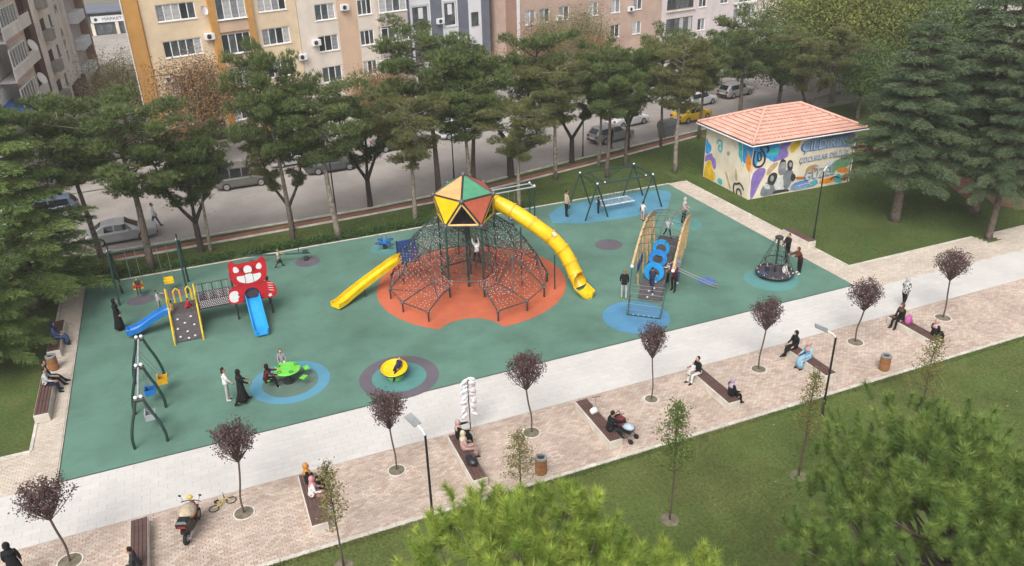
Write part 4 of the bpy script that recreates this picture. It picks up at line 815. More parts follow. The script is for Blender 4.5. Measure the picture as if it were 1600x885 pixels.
# ---- timber arch bridge climber
BA = radians(49)
br = thing('timber_arch_climber', 'timber arch climbing bridge with blue ring panels and rope ladder front', 'climbing frame', (19.62, 30.72, 0), BA)
HWd = .92
def archz(s): return 1.75+1.0*sin(pi*(s-2.3)/8.0) if s < 10.4 else 1.7
for y in (-HWd, HWd):
    pts = [(2.3+.5*k, y, archz(2.3+.5*k)) for k in range(17)]
    ln_ = .16 if y > 0 else -.16; R_ = [[(s, yy+ln_-.06, z-.09), (s, yy+ln_+.06, z-.09), (s, yy+ln_+.06, z+.09), (s, yy+ln_-.06, z+.09)] for s, yy, z in pts]
    MB().rings(R_).build('arch_beam', m_wood, br); MB().ball((2.28, y+ln_, archz(2.3)), .10, 8, 5).build('cap', m_cap, br)
    for s in (3.6, 5.2, 6.6, 7.7, 9.2): MB().tube([(s, y, .03), (s, y+ln_*.97, archz(s)-.06)], .065, 8).build('post', m_wood, br)
    for s in (4.4, 6.0, 7.15, 8.45): MB().tube([(s, y+ln_*.4, .95), (s, y+ln_*.95, archz(s)-.07)], .035, 6).build('baluster', m_wood, br)
    MB().tube([(2.3, y+ln_, archz(2.3)), (.9, y, .95), (0, y*.92, .06)], .022, 6).build('ladder_rope', m_dg, br); MB().tube([(.9, y*.95, .72), (0, y*.92, .05)], .04, 6).build('ladder_rail', m_dg, br)
for k in range(7): s = .0+k*.22; z = .07+.93*s/1.0 if s < 1 else 1.0+.5*(s-1); MB().tube([(s, -HWd*.93, min(z, 1.35)), (s, HWd*.93, min(z, 1.35))], .014 if k else .035, 5).build('ladder_rung', m_chain if k else m_dg, br)
for k in range(5): MB().ball((.02, -.55+.27*k, .09), .05, 7, 4).build('rung_grip', m_grseat, br)
dk = [(1.75, .18), (2.5, .45), (3.4, .8), (4.4, .98), (5.6, 1.06), (7.0, 1.06), (8.4, .95), (9.6, .6)]
mb = MB(); mb.rings([[(s, -.62, z-.05), (s, .62, z-.05), (s, .62, z), (s, -.62, z)] for s, z in dk]).build('deck', m_ramp, br)
for k in range(9):
    s = 1.85+.22*k; z = .18+(s-1.75)*.37; MB().ball((s, .12*(-1)**k, z+.03), .06, 7, 4).build('climbing_hold', m_knot, br)
for k, s in enumerate((3.0, 4.2, 5.3)):
    n = 28; R_ = []
    cz, ro, ri = (1.22, 1.50, 1.66)[k], (.54, .50, .48)[k], .28
    o_ = [(ro*cos(t), cz+ro*1.05*sin(t)) for t in [2*pi*q/n for q in range(n)]]; i_ = [(ri*cos(t), cz-.05+ri*sin(t)) for t in [2*pi*q/n for q in range(n)]]
    mb = MB(); vs = [(s+d, y, z) for d in (-.02, .02) for L in (o_, i_) for y, z in L]
    fs = []
    for q in range(n):
        j = (q+1) % n; fs += [(q, n+q, n+j, j), (2*n+q, 2*n+j, 3*n+j, 3*n+q), (q, j, 2*n+j, 2*n+q), (n+q, 3*n+q, 3*n+j, n+j)]
    mb.add(vs, fs).build('ring_panel', m_sky if k != 1 else M('plastic_azure', (.02, .22, .6), .4), br)
for s in (3.7, 4.4, 5.1, 5.9, 6.7, 7.5, 8.3, 9.1): MB().tube([(s, (HWd+.15)*cos(t), archz(s)+.05+.28*sin(t)) for t in [pi*k/10 for k in range(11)]], .02, 5).build('hoop', m_dg, br)
for y in (-.4, 0, .4): MB().tube([(s, y, archz(s)+.05+.28*sqrt(max(0, 1-(y/HWd)**2))) for s in (3.7, 4.4, 5.1, 5.9, 6.7, 7.5, 8.3, 9.1)], .014, 5).build('hoop_rope', m_dg, br)
net((8.2, -.6, .95), (8.2, .6, .95), (10.3, .7, .05), (10.3, -.7, .05), 7, 11, 'exit_net', 0, br, .014)
for s in (3.0, 4.0): MB().box(s, s+.7, HWd-.02, HWd+.015, 1.0, 1.55).build('play_panel', m_pbl, br)
for y in (-.14, .14): MB().tube(catmull([(3.4+y, -HWd-.02, 1.35), (3.55+y, -HWd-.35, 1.25), (3.9+y, -HWd-1.2, .75), (4.3+y, -HWd-2.1, .25), (4.5+y, -HWd-2.45, .06)], 4), .03, 6).build('slide_rail', m_steel, br)
# ---- rope cone spinner
co = thing('rope_cone_spinner', 'dark rope cone carousel with round footboard near the right corner', 'carousel', (28.75, 31.75, 0))
MB().tube([(0, 0, .03), (0, 0, 2.35)], .06, 8).build('mast', m_dg, co); MB().lathe([(.2, 2.3), (.24, 2.4), (.12, 2.48)], 12).build('mast_head', m_dk, co)
MB().rings([[Vector(((1.02+.05*cos(t))*cos(u), (1.02+.05*cos(t))*sin(u), .30+.05*sin(t))) for t in [2*pi*k/6 for k in range(6)]] for u in [2*pi*k/32 for k in range(33)]], False, False).build('footboard_ring', m_dk, co)
MB().lathe([(.15, .22), (.98, .24), (.98, .27), (.15, .26)], 28).build('floor_disc', m_plum, co)
cn = MB()
for k in range(12): cn.tube([pol(1.02, 30*k, .3), pol(.16, 30*k, 2.35)], .014, 4, False)
for z in (.6, .95, 1.3, 1.7): cn.tube([pol(lerp(1.02, .16, (z-.3)/2.05), 15*k, z) for k in range(25)], .012, 3, False)
cn.build('rope_cone', [m_rope], co)
for k in range(12): MB().obox(pol(.97, 30*k+15, .33), pol(1, 30*k+15, 0), pol(1, 30*k+105, 0), (0, 0, 1), .03, .012, .05).build('grip', m_cap, co)
MB().rings([[Vector(((.62+.03*cos(t))*cos(u), (.62+.03*cos(t))*sin(u), 1.0+.03*sin(t))) for t in [2*pi*k/5 for k in range(5)]] for u in [2*pi*k/24 for k in range(25)]], False, False).build('hand_ring', m_dk, co)
# ------------------------------------------------------------------ vegetation
m_bark = M('bark_grey', (.13, .10, .08), .95, scale=5, var=.3, bump=.8, bscale=18); m_barkd = M('bark_dark', (.055, .042, .035), .95, scale=5, var=.3, bump=.8, bscale=18); m_barkp = M('bark_pale', (.24, .20, .165), .95, scale=5, var=.3, bump=.8, bscale=18)
m_twig = M('twig_brown', (.10, .07, .055), .9, var=.2)
lm_pine = leafmat('needles_pine', (.050, .092, .030), (.19, .22, .07)); lm_pine2 = leafmat('needles_pine_warm', (.078, .10, .034), (.225, .215, .078))
lm_cedar = leafmat('needles_cedar', (.038, .075, .036), (.14, .175, .085)); lm_cedar2 = leafmat('needles_cedar_painted_sun', (.045, .10, .03), (.23, .30, .08))  # second cedar tone is lighter: sunlit look put into the needle colour
lm_fpine = leafmat('needles_young_pine', (.10, .185, .024), (.36, .44, .075), scale=1.2); lm_fpine2 = leafmat('needles_young_pine_dark', (.062, .125, .028), (.215, .295, .066), scale=1.2)
lm_purple = leafmat('leaves_purple', (.065, .036, .038), (.16, .095, .085)); lm_sap = leafmat('leaves_sapling', (.10, .13, .03), (.25, .19, .055)); lm_sap2 = leafmat('leaves_sapling_green', (.05, .11, .022), (.17, .20, .045))
lm_brown = leafmat('leaves_autumn', (.18, .115, .05), (.34, .19, .09)); lm_olive = leafmat('leaves_olive', (.15, .15, .06), (.30, .25, .13)); lm_ygreen = leafmat('leaves_yellow_green', (.085, .125, .025), (.24, .235, .045)); lm_dgreen = leafmat('leaves_deep_green', (.045, .09, .025), (.13, .18, .045))
def unit(v): return v/np.maximum(1e-9, np.linalg.norm(v, axis=1, keepdims=True))
def rdir(rng, n): return unit(rng.normal(size=(n, 3)))
def blades(rng, P, D, L, W, leaf=False):
    n = len(P); S = unit(np.cross(D, rdir(rng, n)))*np.reshape(W, (-1, 1))*.5; L = np.reshape(L, (-1, 1))
    if not leaf:
        V = np.stack([P-S, P+S, P+D*L], 1).reshape(-1, 3); return V, np.arange(3*n).reshape(-1, 3)
    V = np.stack([P, P+D*L*.5+S, P+D*L, P+D*L*.5-S], 1).reshape(-1, 3); return V, np.arange(4*n).reshape(-1, 4)
def tonef(rng, n, k=1, base=None):
    t = rng.beta(1.3, 2.2, n) if base is None else np.clip(base+rng.normal(0, .15, n), 0, 1); return np.repeat(t, k)
def limb(mb, a, b, r0, r1, bend=.15, rg=random, n=5, sides=6):
    a, b = Vector(a), Vector(b); L = (b-a).length; off = Vector((rg.uniform(-1, 1), rg.uniform(-1, 1), rg.uniform(-.3, .5)))*bend*L
    pts = [a.lerp(b, t)+off*(4*t*(1-t))*.5 for t in [k/n for k in range(n+1)]]; mb.tube(pts, [lerp(r0, r1, k/n) for k in range(n+1)], sides); return pts
def pine_variant(seed, h=10., R=2.9, zc=.40, fork=False, mat=None, bark=None, dens=1.):
    rg = random.Random(seed); rng = np.random.default_rng(seed); tr = MB(); ends = []
    lean = Vector((rg.uniform(-.35, .35), rg.uniform(-.3, .3), 0))
    stems = []
    if fork:
        f = Vector((lean.x*.2, lean.y*.2, h*rg.uniform(.16, .24))); tr.tube([(0, 0, -.1), (0, 0, .15), vl((0, 0, 0), f, .6), f], [.30, .22, .19, .18], 9)
        for s in (-1, 1, 0):
            if s == 0 and rg.random() < .5: continue
            top = Vector((s*h*.20+lean.x, rg.uniform(-.1, .1)*h, h*(.9 if s else .82))); mid = f.lerp(top, .4)+Vector((s*.35, 0, -.2)); pts = catmull([f, mid, top], 4); tr.tube(pts, [lerp(.14, .04, k/(len(pts)-1)) for k in range(len(pts))], 7); stems.append(pts)
    else:
        pts = [Vector((lean.x*t+.12*sin(5*t+seed), lean.y*t+.1*cos(4*t+seed)-.1, h*.97*t)) for t in [k/10 for k in range(11)]]; pts[0] = Vector((pts[0].x, pts[0].y, -.1))
        tr.tube(pts, [lerp(.19, .035, (k/10)**.9) for k in range(11)], 9); stems.append(pts)
    C = []; nl = 30 if not fork else 34
    for i in range(nl):
        st = stems[i % len(stems)]; t = lerp(zc+.02, .97, (i+.5)/nl); q = t*(len(st)-1) if not fork else max(0, (t-.18)/.82)*(len(st)-1)
        k = min(int(q), len(st)-2); a = st[k].lerp(st[k+1], q-k); az = i*2.399+rg.uniform(-.4, .4)
        prof = sin(pi*min(1, max(.06, (1-(a.z/h-zc)/(1-zc))*.80+.16)))**.65
        L = R*prof*rg.uniform(.6, 1.1)*(.75 if fork else 1.); b = a+Vector((cos(az)*L, sin(az)*L, L*rg.uniform(.05, .45)))
        lp = limb(tr, a, b, .05, .018, .2, rg, 4, 5)
        for f in ([.4, .55, .7, .85, 1., 1.05] if L > 1 else [.6, .8, 1.]):
            p = a.lerp(b, f)+Vector((rg.uniform(-1, 1), rg.uniform(-1, 1), rg.uniform(-.2, .5)))*.30*L*.5; C.append((p, rg.uniform(.34, .60)*(.8+.06*h)*.74))
    for st in stems: C.append((st[-1], .5)); C.append((st[-1]+Vector((0, 0, -.5)), .6))
    cen = np.array([list(c[0]) for c in C]); rad = np.array([c[1] for c in C]); nt_ = int(38*dens); n = len(C)
    off = rdir(rng, n*nt_)*(rng.uniform(.25, 1, n*nt_)**.5)[:, None]; off[:, 2] *= .6
    tuft = np.repeat(cen, nt_, 0)+off*np.repeat(rad, nt_)[:, None]; tt = np.clip(.35+.5*off[:, 2]+rng.normal(0, .22, n*nt_), 0, 1)*0+rng.beta(1.4, 2., n*nt_)
    nb_ = 10; ax = unit(off*.6+np.array([0, 0, .8])); D = unit(np.repeat(ax, nb_, 0)+rdir(rng, n*nt_*nb_)*.75); P = np.repeat(tuft, nb_, 0)
    V, F = blades(rng, P, D, rng.uniform(.17, .30, len(P)), rng.uniform(.018, .030, len(P)))
    return tr.mesh('trunk', bark or m_bark, True), npmesh('crown', V, F, mat or lm_pine, np.repeat(np.clip(np.repeat(tt, nb_)+rng.normal(0, .12, len(P)), 0, 1), 1))
def tree(name, label, cat, meshes, loc, rz=0, sc=(1, 1, 1), group=None):
    r = thing(name, label, cat, loc, rz, group); r.scale = sc; obj('trunk', meshes[0], r); obj('crown', meshes[1], r); return r
PV = [pine_variant(1, zc=.45), pine_variant(2, zc=.44), pine_variant(3, zc=.50, bark=m_barkp), pine_variant(4, zc=.46, mat=lm_pine2, bark=m_barkp), pine_variant(11, fork=True, zc=.46, bark=m_barkd), pine_variant(12, fork=True, zc=.46, bark=m_barkd, mat=lm_pine2), pine_variant(13, fork=True, zc=.48, bark=m_barkd)]
GP = 'pines between road and playground'
PINES = [  # x, y, height, variant, width, label
 (-3.55, 47.9, 10.6, 1, 1.25, 'tall broad pine standing behind the two seat swing'),
 (-.82, 49.9, 8.2, 4, 1.15, 'dark forked pine between the two seat swing and the road'),
 (-.15, 49.5, 7.6, 2, .85, 'slim pale trunked pine beside the dark forked pine at left'),
 (4.62, 48.8, 11.9, 0, .78, 'pale trunked pine directly behind the seesaw'),
 (4.95, 50.7, 8.0, 5, 1.0, 'forked pine with low spreading limbs behind the seesaw'),
 (7.28, 48.15, 9.9, 2, 1.2, 'straight pine beside the lamp post behind the straight slide'),
 (10.66, 52.7, 8.6, 4, 1.1, 'dark Y shaped pine standing alone at the road edge'),
 (12.92, 48.5, 8.4, 3, 1.1, 'pale trunked pine behind the left edge of the rope dome'),
 (15.4, 52.2, 11.6, 1, 1.1, 'tall pine behind the rope dome reaching the slate block windows'),
 (17.3, 50.6, 8.6, 2, 1.15, 'pine hidden behind the top of the polyhedral tower'),
 (22.1, 54.4, 11.4, 6, 1.15, 'forked pine at the roadside right of the rope dome tower'),
 (20.1, 47.9, 7.4, 3, 1.1, 'shorter pale pine just behind the overhead beam swing'),
 (27.84, 55.4, 9.0, 5, 1.15, 'wide forked pine by the road behind the nest swing'),
 (28.5, 50.8, 9.6, 0, .95, 'slim pine on the lawn behind the nest swing frame'),
 (29.15, 53.4, 9.0, 2, .85, 'thin pale pine between nest swing and parked silver car'),
 (33.5, 56.3, 8.8, 4, .95, 'dark pine at the road edge beside the white car'),
 (36.3, 55.9, 9.2, 1, .85, 'dark pine beside the grey waste container'),
 (33.7, 49.6, 10.0, 3, 1.0, 'pale trunked pine on the lawn left of the painted hut'),
 (18.9, 53.6, 9.8, 0, 1.1, 'pine at the road edge right of the polyhedral tower'), (24.8, 52.4, 8.8, 3, 1.1, 'pine on the strip left of the nest swing'), (31.2, 52.4, 8.8, 1, .95, 'pine on the strip right of the nest swing'),
 (-6.8, 51.2, 9.5, 2, 1.15, 'pine over the silver sedan at far left'),
 (40.6, 56.4, 8.6, 0, 1.0, 'pine behind the painted hut near the yellow taxi'), (45.5, 57.6, 9.6, 1, 1.2, 'dense pine behind the hut roof at right'), (50.5, 54.5, 9.4, 5, 1.15, 'forked dark pine right of the hut roof')]
for x, y, h, v, w, lab in PINES: tree('pine_tree', lab, 'tree', PV[v], (x, y, 0), (x*7.3+y) % 6.28 if v < 4 else ((x*3) % .8)-.4, (h/10*w, h/10*w, h/10), GP)

def cedar_variant(seed, h=13., R=4.2, mat=lm_cedar, z0=.10):
    rg = random.Random(seed); rng = np.random.default_rng(seed); tr = MB()
    tr.tube([(0, 0, -.1), (0, 0, .4), (.05, .03, h*.5), (0, .05, h)], [.36, .27, .16, .02], 9)
    PB = []; DB = []; TB = []; nb_ = 104
    for i in range(nb_):
        t = z0+(1-z0)*((i+.5)/nb_)**.95; t = lerp(round(t*15)/15, t, .35); t = min(.985, max(z0, t)); z = h*t*.985; az = i*2.399+rg.uniform(-.3, .3); L = max(.35, R*(1-t)**.60*rg.uniform(.7, 1.08)*min(1, .55+t*2.4)); up = lerp(.10, .55, t)
        a = Vector((0, 0, z)); dirv = Vector((cos(az), sin(az), 0)); pts = []
        for k in range(9): f = k/8; pts.append(a+dirv*L*f+Vector((0, 0, L*(up*f-.36*f*f))))
        tr.tube(pts, [lerp(.055, .010, k/8) for k in range(9)], 5); side = Vector((-dirv.y, dirv.x, 0)); nt_ = max(5, int(L*8.5)); tn = rg.random()
        for k in range(nt_):
            f = lerp(.16, 1., (k+rg.random()*.6)/nt_); q = f*8; j = min(7, int(q)); p = pts[j].lerp(pts[j+1], min(1, q-j))
            for s in ((-1, 1) if f < .97 else (0,)):
                tl = (.18+.42*L*.55*(1-f)+.35*sin(pi*f))*rg.uniform(.6, 1.1); td = (dirv*rg.uniform(.55, 1.)+side*s*rg.uniform(.6, 1.1)+Vector((0, 0, rg.uniform(-.42, .05)))).normalized()
                m_ = max(4, int(tl*26))
                for u in range(m_):
                    g = (u+.5)/m_; PB.append(tuple(p+td*tl*g+Vector((0, 0, -.22*tl*g*g)))); DB.append(tuple(td)); TB.append(tn)
    PB, DB, TB = np.array(PB), np.array(DB), np.array(TB); k = 3; P = np.repeat(PB, k, 0)+rng.normal(0, .03, (len(PB)*k, 3)); sd = rdir(rng, len(P)); sd[:, 2] *= .5; D = unit(np.repeat(DB, k, 0)*.6+sd*.9+np.array([0, 0, -.12]))
    V, F = blades(rng, P, D, rng.uniform(.10, .22, len(P)), rng.uniform(.022, .042, len(P))); return tr.mesh('trunk', m_bark, True), npmesh('crown', V, F, mat, np.clip(np.repeat(TB, k)*.5+rng.beta(1.3, 2.4, len(P))*.7, 0, 1))
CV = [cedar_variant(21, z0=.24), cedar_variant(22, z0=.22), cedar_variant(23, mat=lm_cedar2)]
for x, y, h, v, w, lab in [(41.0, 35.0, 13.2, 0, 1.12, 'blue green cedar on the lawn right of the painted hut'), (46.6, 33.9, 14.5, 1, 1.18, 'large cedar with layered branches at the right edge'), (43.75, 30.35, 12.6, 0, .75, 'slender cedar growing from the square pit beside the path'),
                           (52.5, 39.5, 15.5, 1, 1.1, 'dark cedar behind the others at far right'), (-9.6, 46.0, 12.4, 2, 1.34, 'cedar with fronds coloured as sunlit, overhanging the left path'), (-10.9, 39.4, 9.6, 2, 1.05, 'lower cedar at the left edge beside the bench'), (-14.0, 52.0, 10.5, 0, 1.0, 'dark cedar at far left beside the road')]:
    tree('cedar_tree', lab, 'tree', CV[v], (x, y, 0), (x*5.1) % 6.28, (h/13*w, h/13*w, h/13), 'cedars around the lawns')

def broad_variant(seed, h, R, mat, leaf=(.14, .26), n=9000, zc=.34, bark=m_bark, sparse=1.):
    rg = random.Random(seed); rng = np.random.default_rng(seed); tr = MB(); f = Vector((rg.uniform(-.2, .2), 0, h*zc*.8)); tr.tube([(0, 0, -.1), (0, 0, .3), f], [.30, .22, .17], 9); C = []
    for i in range(16):
        az = i*2.4; el = lerp(.35, 1.45, i/15); L = R*rg.uniform(.75, 1.05); q = f+Vector((cos(az)*cos(el)*L, sin(az)*cos(el)*L, sin(el)*L*(h*(1-zc)/R/1.25))); pts = limb(tr, f, q, .10, .03, .2, rg, 5, 6)
        for k in range(6):
            a = pts[2+k % 4]; e = a+Vector((rg.uniform(-1, 1), rg.uniform(-1, 1), rg.uniform(-.3, .9)))*R*.38; limb(tr, a, e, .03, .01, .2, rg, 3, 4); C += [e, a.lerp(e, .6)]
        C.append(q)
    cen = np.array([list(c) for c in C]); k = int(n/len(C)); P = np.repeat(cen, k, 0)+rng.normal(0, 1, (len(cen)*k, 3))*np.array([.17, .17, .13])*R*sparse; D = unit(rdir(rng, len(P))+np.array([0, 0, -.25]))
    L = rng.uniform(*leaf, len(P)); V, F = blades(rng, P, D, L, L*.62, True); tn = np.repeat(rng.beta(1.2, 1.6, len(cen)), k); return tr.mesh('trunk', bark, True), npmesh('crown', V, F, mat, np.clip(.55*tn+.5*rng.beta(1.2, 2, len(P)), 0, 1))
BV = dict(brown=broad_variant(31, 8, 3., lm_brown, (.08, .15), n=19000), olive=broad_variant(32, 9, 3.4, lm_olive, (.08, .15), n=19000), yg=broad_variant(33, 13, 6., lm_ygreen, (.15, .27), n=30000), dg=broad_variant(34, 10, 4.2, lm_dgreen, (.14, .24), n=20000), sparse=broad_variant(35, 8.5, 3.2, lm_brown, (.09, .16), n=6500))
for x, y, k, h, lab in [(-5.0, 78, 'olive', 9.6, 'olive brown street tree at the mouth of the side street'), (1.2, 68.6, 'brown', 10.6, 'rusty autumn tree before the cream yellow block'), (-.6, 66.2, 'sparse', 6.4, 'thin autumn tree at the corner of the side street'),
        (18.2, 71.5, 'sparse', 7.5, 'half bare autumn tree before the off white block'), (15.6, 69.0, 'brown', 7.6, 'orange brown tree behind the Y shaped pine'), (27.3, 76.6, 'brown', 6.8, 'orange tree at the foot of the slate block'), (33.8, 76, 'sparse', 9.2, 'pale autumn tree before the rosy brown block'),
        (37, 79, 'olive', 9.4, 'tall olive tree before the middle of the rosy brown block'), (41.6, 80.5, 'olive', 9.8, 'tall olive tree between rosy brown and lilac blocks'), (41, 76, 'brown', 7.2, 'russet tree behind the white car'),
        (59.5, 61, 'yg', 14.0, 'big yellow green broadleaf tree behind the painted hut'), (66, 72, 'yg', 14, 'yellow green tree in the far top right corner'), (48.5, 68, 'dg', 5.6, 'round green tree across the road behind the taxi'), (54.5, 69.5, 'dg', 6.6, 'green tree behind the parked white cars at right'), (72, 62, 'dg', 13, 'deep green tree behind the right cedars'), (64, 52, 'dg', 12, 'dark green tree between the cedars at right'), (52.5, 60.5, 'dg', 9.2, 'dark leafy tree right behind the hut roof'), (57.0, 55.0, 'dg', 8.0, 'low dark tree between the hut and the cedars'), (66.5, 60, 'yg', 12, 'yellow green tree above the blue green cedar'), (60.5, 66, 'dg', 10, 'deep green tree filling the gap under the big broadleaf')]:
    hs_ = dict(brown=8, olive=9, yg=13, dg=10, sparse=8.5)[k]; tree('broadleaf_tree', lab, 'tree', BV[k], (x, y, 0), (x*3.7) % 6.28, (h/hs_,)*3, 'broadleaf trees along the road')

# ---- two young pines right under the camera
def young_pine(seed, mat, C, rx, rz, tips=120, per=3, inner=120, nn_=260):
    rg = random.Random(seed); rng = np.random.default_rng(seed); tr = MB(); top = Vector((C[0], C[1], C[2]+rz*.85)); tr.tube([(0, 0, -.1), (0, 0, C[2]*.5), top], [.26, .18, .03], 9)
    B = []; X = []
    for i in range(tips):
        az = i*2.399+rg.uniform(-.2, .2); t = (i+.5)/tips; el = lerp(-.35, 1.5, t**.85); bump = 1+.14*sin(3*az+seed)+.10*sin(5*az+4*el); L = rg.uniform(.80, 1.06)*bump; q = Vector((C[0]+rx*cos(az)*cos(el)*L, C[1]+rx*sin(az)*cos(el)*L, C[2]+rz*sin(el)*L)); a = Vector((C[0]*.9, C[1]*.9, max(1.5, q.z-.7-.45*rx*cos(el))))
        if i % 2 == 0: limb(tr, a, q, .045, .016, .12, rg, 5, 5)
        out = (q-Vector((C[0], C[1], C[2]-1.2))).normalized(); ax = (out*.5+Vector((0, 0, .9))).normalized(); sp = rg.uniform(.14, .26)
        for k in range(per): B.append(tuple(q+Vector((rg.gauss(0, sp), rg.gauss(0, sp), rg.gauss(0, sp*.5)-.08)))); X.append(tuple((ax+Vector((rg.uniform(-.45, .45), rg.uniform(-.45, .45), rg.uniform(-.1, .3)))).normalized()))
        for k in range(inner//tips+1): f = rg.uniform(.45, .95); B.append(tuple(a.lerp(q, f)+Vector((rg.gauss(0, .3), rg.gauss(0, .3), rg.gauss(0, .2))))); X.append(tuple((out*.6+Vector((rg.uniform(-.5, .5), rg.uniform(-.5, .5), .7))).normalized()))
    B, X = np.array(B), np.array(X); n = len(B); k = nn_; f = rng.uniform(0, 1, n*k); SL = np.repeat(rng.uniform(.30, .52, n), k); ax = np.repeat(X, k, 0); P = np.repeat(B, k, 0)+ax*(f*SL)[:, None]
    D = unit(ax*np.reshape(.25+.75*f*f, (-1, 1))+unit(np.cross(ax, rdir(rng, n*k)))*.8); V, F = blades(rng, P, D, rng.uniform(.16, .25, n*k), rng.uniform(.007, .011, n*k))
    return tr.mesh('trunk', m_bark, True), npmesh('crown', V, F, mat, np.clip(np.repeat(rng.beta(1.4, 1.8, n), k)*.7+.40*f*rng.uniform(.4, 1, n*k), 0, 1))
tree('young_pine_tree', 'bright green young pine top at the bottom centre of the lawn', 'tree', young_pine(41, lm_fpine, (0, 0, 7.2), 3.45, 1.95, 190, 4), (4.15, 9.2, 0))
tree('young_pine_tree', 'large dusky green young pine at the bottom right corner', 'tree', young_pine(42, lm_fpine2, (0, 0, 6.55), 3.4, 2.5, 240, 4), (13.6, 8.3, 0))

# ---- purple leaved street trees set in round pits
def purple_variant(seed):
    rg = random.Random(seed); rng = np.random.default_rng(seed); tr = MB(); ln = Vector((rg.uniform(-.2, .2), rg.uniform(-.16, .16), 0)); f = Vector((ln.x, ln.y, rg.uniform(1.9, 2.15))); tr.tube(catmull([(0, 0, -.05), (ln.x*-.3, 0, .7), (ln.x*.5, ln.y*.6, 1.4), f], 3), .035, 7); C = []
    for i in range(46):
        az = i*2.399; rr_ = sqrt((i+.5)/46)*rg.uniform(.75, 1.05)*.78*(1+.22*sin(az+seed)*rg.random()); zt = lerp(1.55, 1.12, (rr_/.78)**2)*rg.uniform(.80, 1.08); q = f+Vector((cos(az)*rr_, sin(az)*rr_, zt)); mid = f+Vector((cos(az)*rr_*.6, sin(az)*rr_*.6, zt*.5)); pts = catmull([f, mid, q], 3); tr.tube(pts, [lerp(.016, .005, k/(len(pts)-1)) for k in range(len(pts))], 4)
        for t in (.62, .78, .9, 1., 1., .84): k = int(t*(len(pts)-1)); C.append(tuple(pts[k]+Vector((rg.gauss(0, .05), rg.gauss(0, .05), rg.gauss(0, .05)))))
    cen = np.array(C); k = 13; P = np.repeat(cen, k, 0)+rng.normal(0, .07, (len(cen)*k, 3)); D = rdir(rng, len(P)); L = rng.uniform(.05, .095, len(P)); V, F = blades(rng, P, D, L, L*.6, True); return tr.mesh('trunk', m_twig, True), npmesh('crown', V, F, lm_purple, rng.beta(1.3, 2., len(P)))
UV = [purple_variant(51+k) for k in range(8)]
PT = ['purple leaved street tree nearest the bottom left corner', 'purple leaved street tree beside the parked scooter', 'purple leaved street tree before the bowl spinner', 'purple leaved street tree beside the candy floss pole', 'purple leaved street tree before the rope ladder of the timber climber', 'purple leaved street tree between the cone carousel and the lawn', 'purple leaved street tree at the right corner of the playground', 'purple leaved street tree farthest right beside the promenade']
m_pit = M('pit_soil', (.20, .17, .12), .95, scale=4, var=.25, grain=.3, gscale=40); m_pitr = M('pit_rim', (.60, .56, .50), .8, var=.1)
for k, (x, y) in enumerate(pits):
    wv = (1.1, 1.0, .92, .98, .82, .95, 1.05, 1.08)[k]; r = tree('purple_plum_tree', PT[k], 'tree', UV[k], (x, y, .03), k*1.3, (wv, wv, (.96, 1.02, 1.0, 1.05, 1.0, .97, .95, .98)[k]), 'purple leaved trees along the promenade')
    MB().lathe([(.0, .0), (.33, .0), (.33, .012), (.02, .03)], 18, cap=False).build('soil_disc', m_pit, r); MB().rings([[Vector((rr_*cos(u), rr_*sin(u), z)) for rr_, z in ((.34, -.02), (.34, .016), (.385, .014), (.385, -.02))] for u in [2*pi*q/20 for q in range(21)]], False, False).build('pit_rim', m_pitr, r)
def sapling_variant(seed, mat, dense, h=4.6):
    rg = random.Random(seed); rng = np.random.default_rng(seed); tr = MB(); tr.tube(catmull([(0, 0, -.05), (.05, 0, h*.4), (.02, .05, h*.75), (.1, .05, h)], 3), [lerp(.04, .008, k/9) for k in range(10)], 6); C = []
    for i in range(34):
        t = lerp(.40, .96, i/33); a = Vector((.04, .03, h*t)); az = i*2.399; L = lerp(.62, .16, (t-.4)/.56)*rg.uniform(.6, 1.1)*(1.35 if dense > 1 else 1); q = a+Vector((cos(az)*L, sin(az)*L, L*rg.uniform(.3, .9))); limb(tr, a, q, .012, .004, .15, rg, 3, 4)
        for f in (.4, .6, .8, 1.): C.append(tuple(a.lerp(q, f)))
    cen = np.array(C); k = int(9*dense); P = np.repeat(cen, k, 0)+rng.normal(0, .09, (len(cen)*k, 3)); D = unit(rdir(rng, len(P))+np.array([0, 0, -.3])); L = rng.uniform(.06, .11, len(P)); V, F = blades(rng, P, D, L, L*.5, True); return tr.mesh('trunk', m_twig, True), npmesh('crown', V, F, mat, rng.beta(1.2, 1.6, len(P)))
SV = [sapling_variant(61, lm_sap, 1.), sapling_variant(62, lm_sap2, 2.2), sapling_variant(63, lm_sap, 1.3)]
for x, y, v, h, lab in [(1.9, 20.3, 0, 4.4, 'leggy sapling in front of the bench with the white dressed person'), (8.3, 20.2, 2, 3.6, 'yellowing sapling beside the waste bin at centre'), (12.87, 17.75, 1, 5.0, 'leafy green sapling alone on the near lawn'), (18.5, 17.75, 0, 4.7, 'sparse yellow sapling left of the right lamp post'), (24.6, 18.05, 2, 4.4, 'yellow sapling on the lawn below the right bin')]:
    r = tree('sapling', lab, 'tree', SV[v], (x, y, 0), x, (1, 1, h/4.6), 'saplings on the near lawn'); MB().lathe([(0, .02), (.3, .02), (.34, 0)], 12, cap=False).build('mulch', m_pit, r)
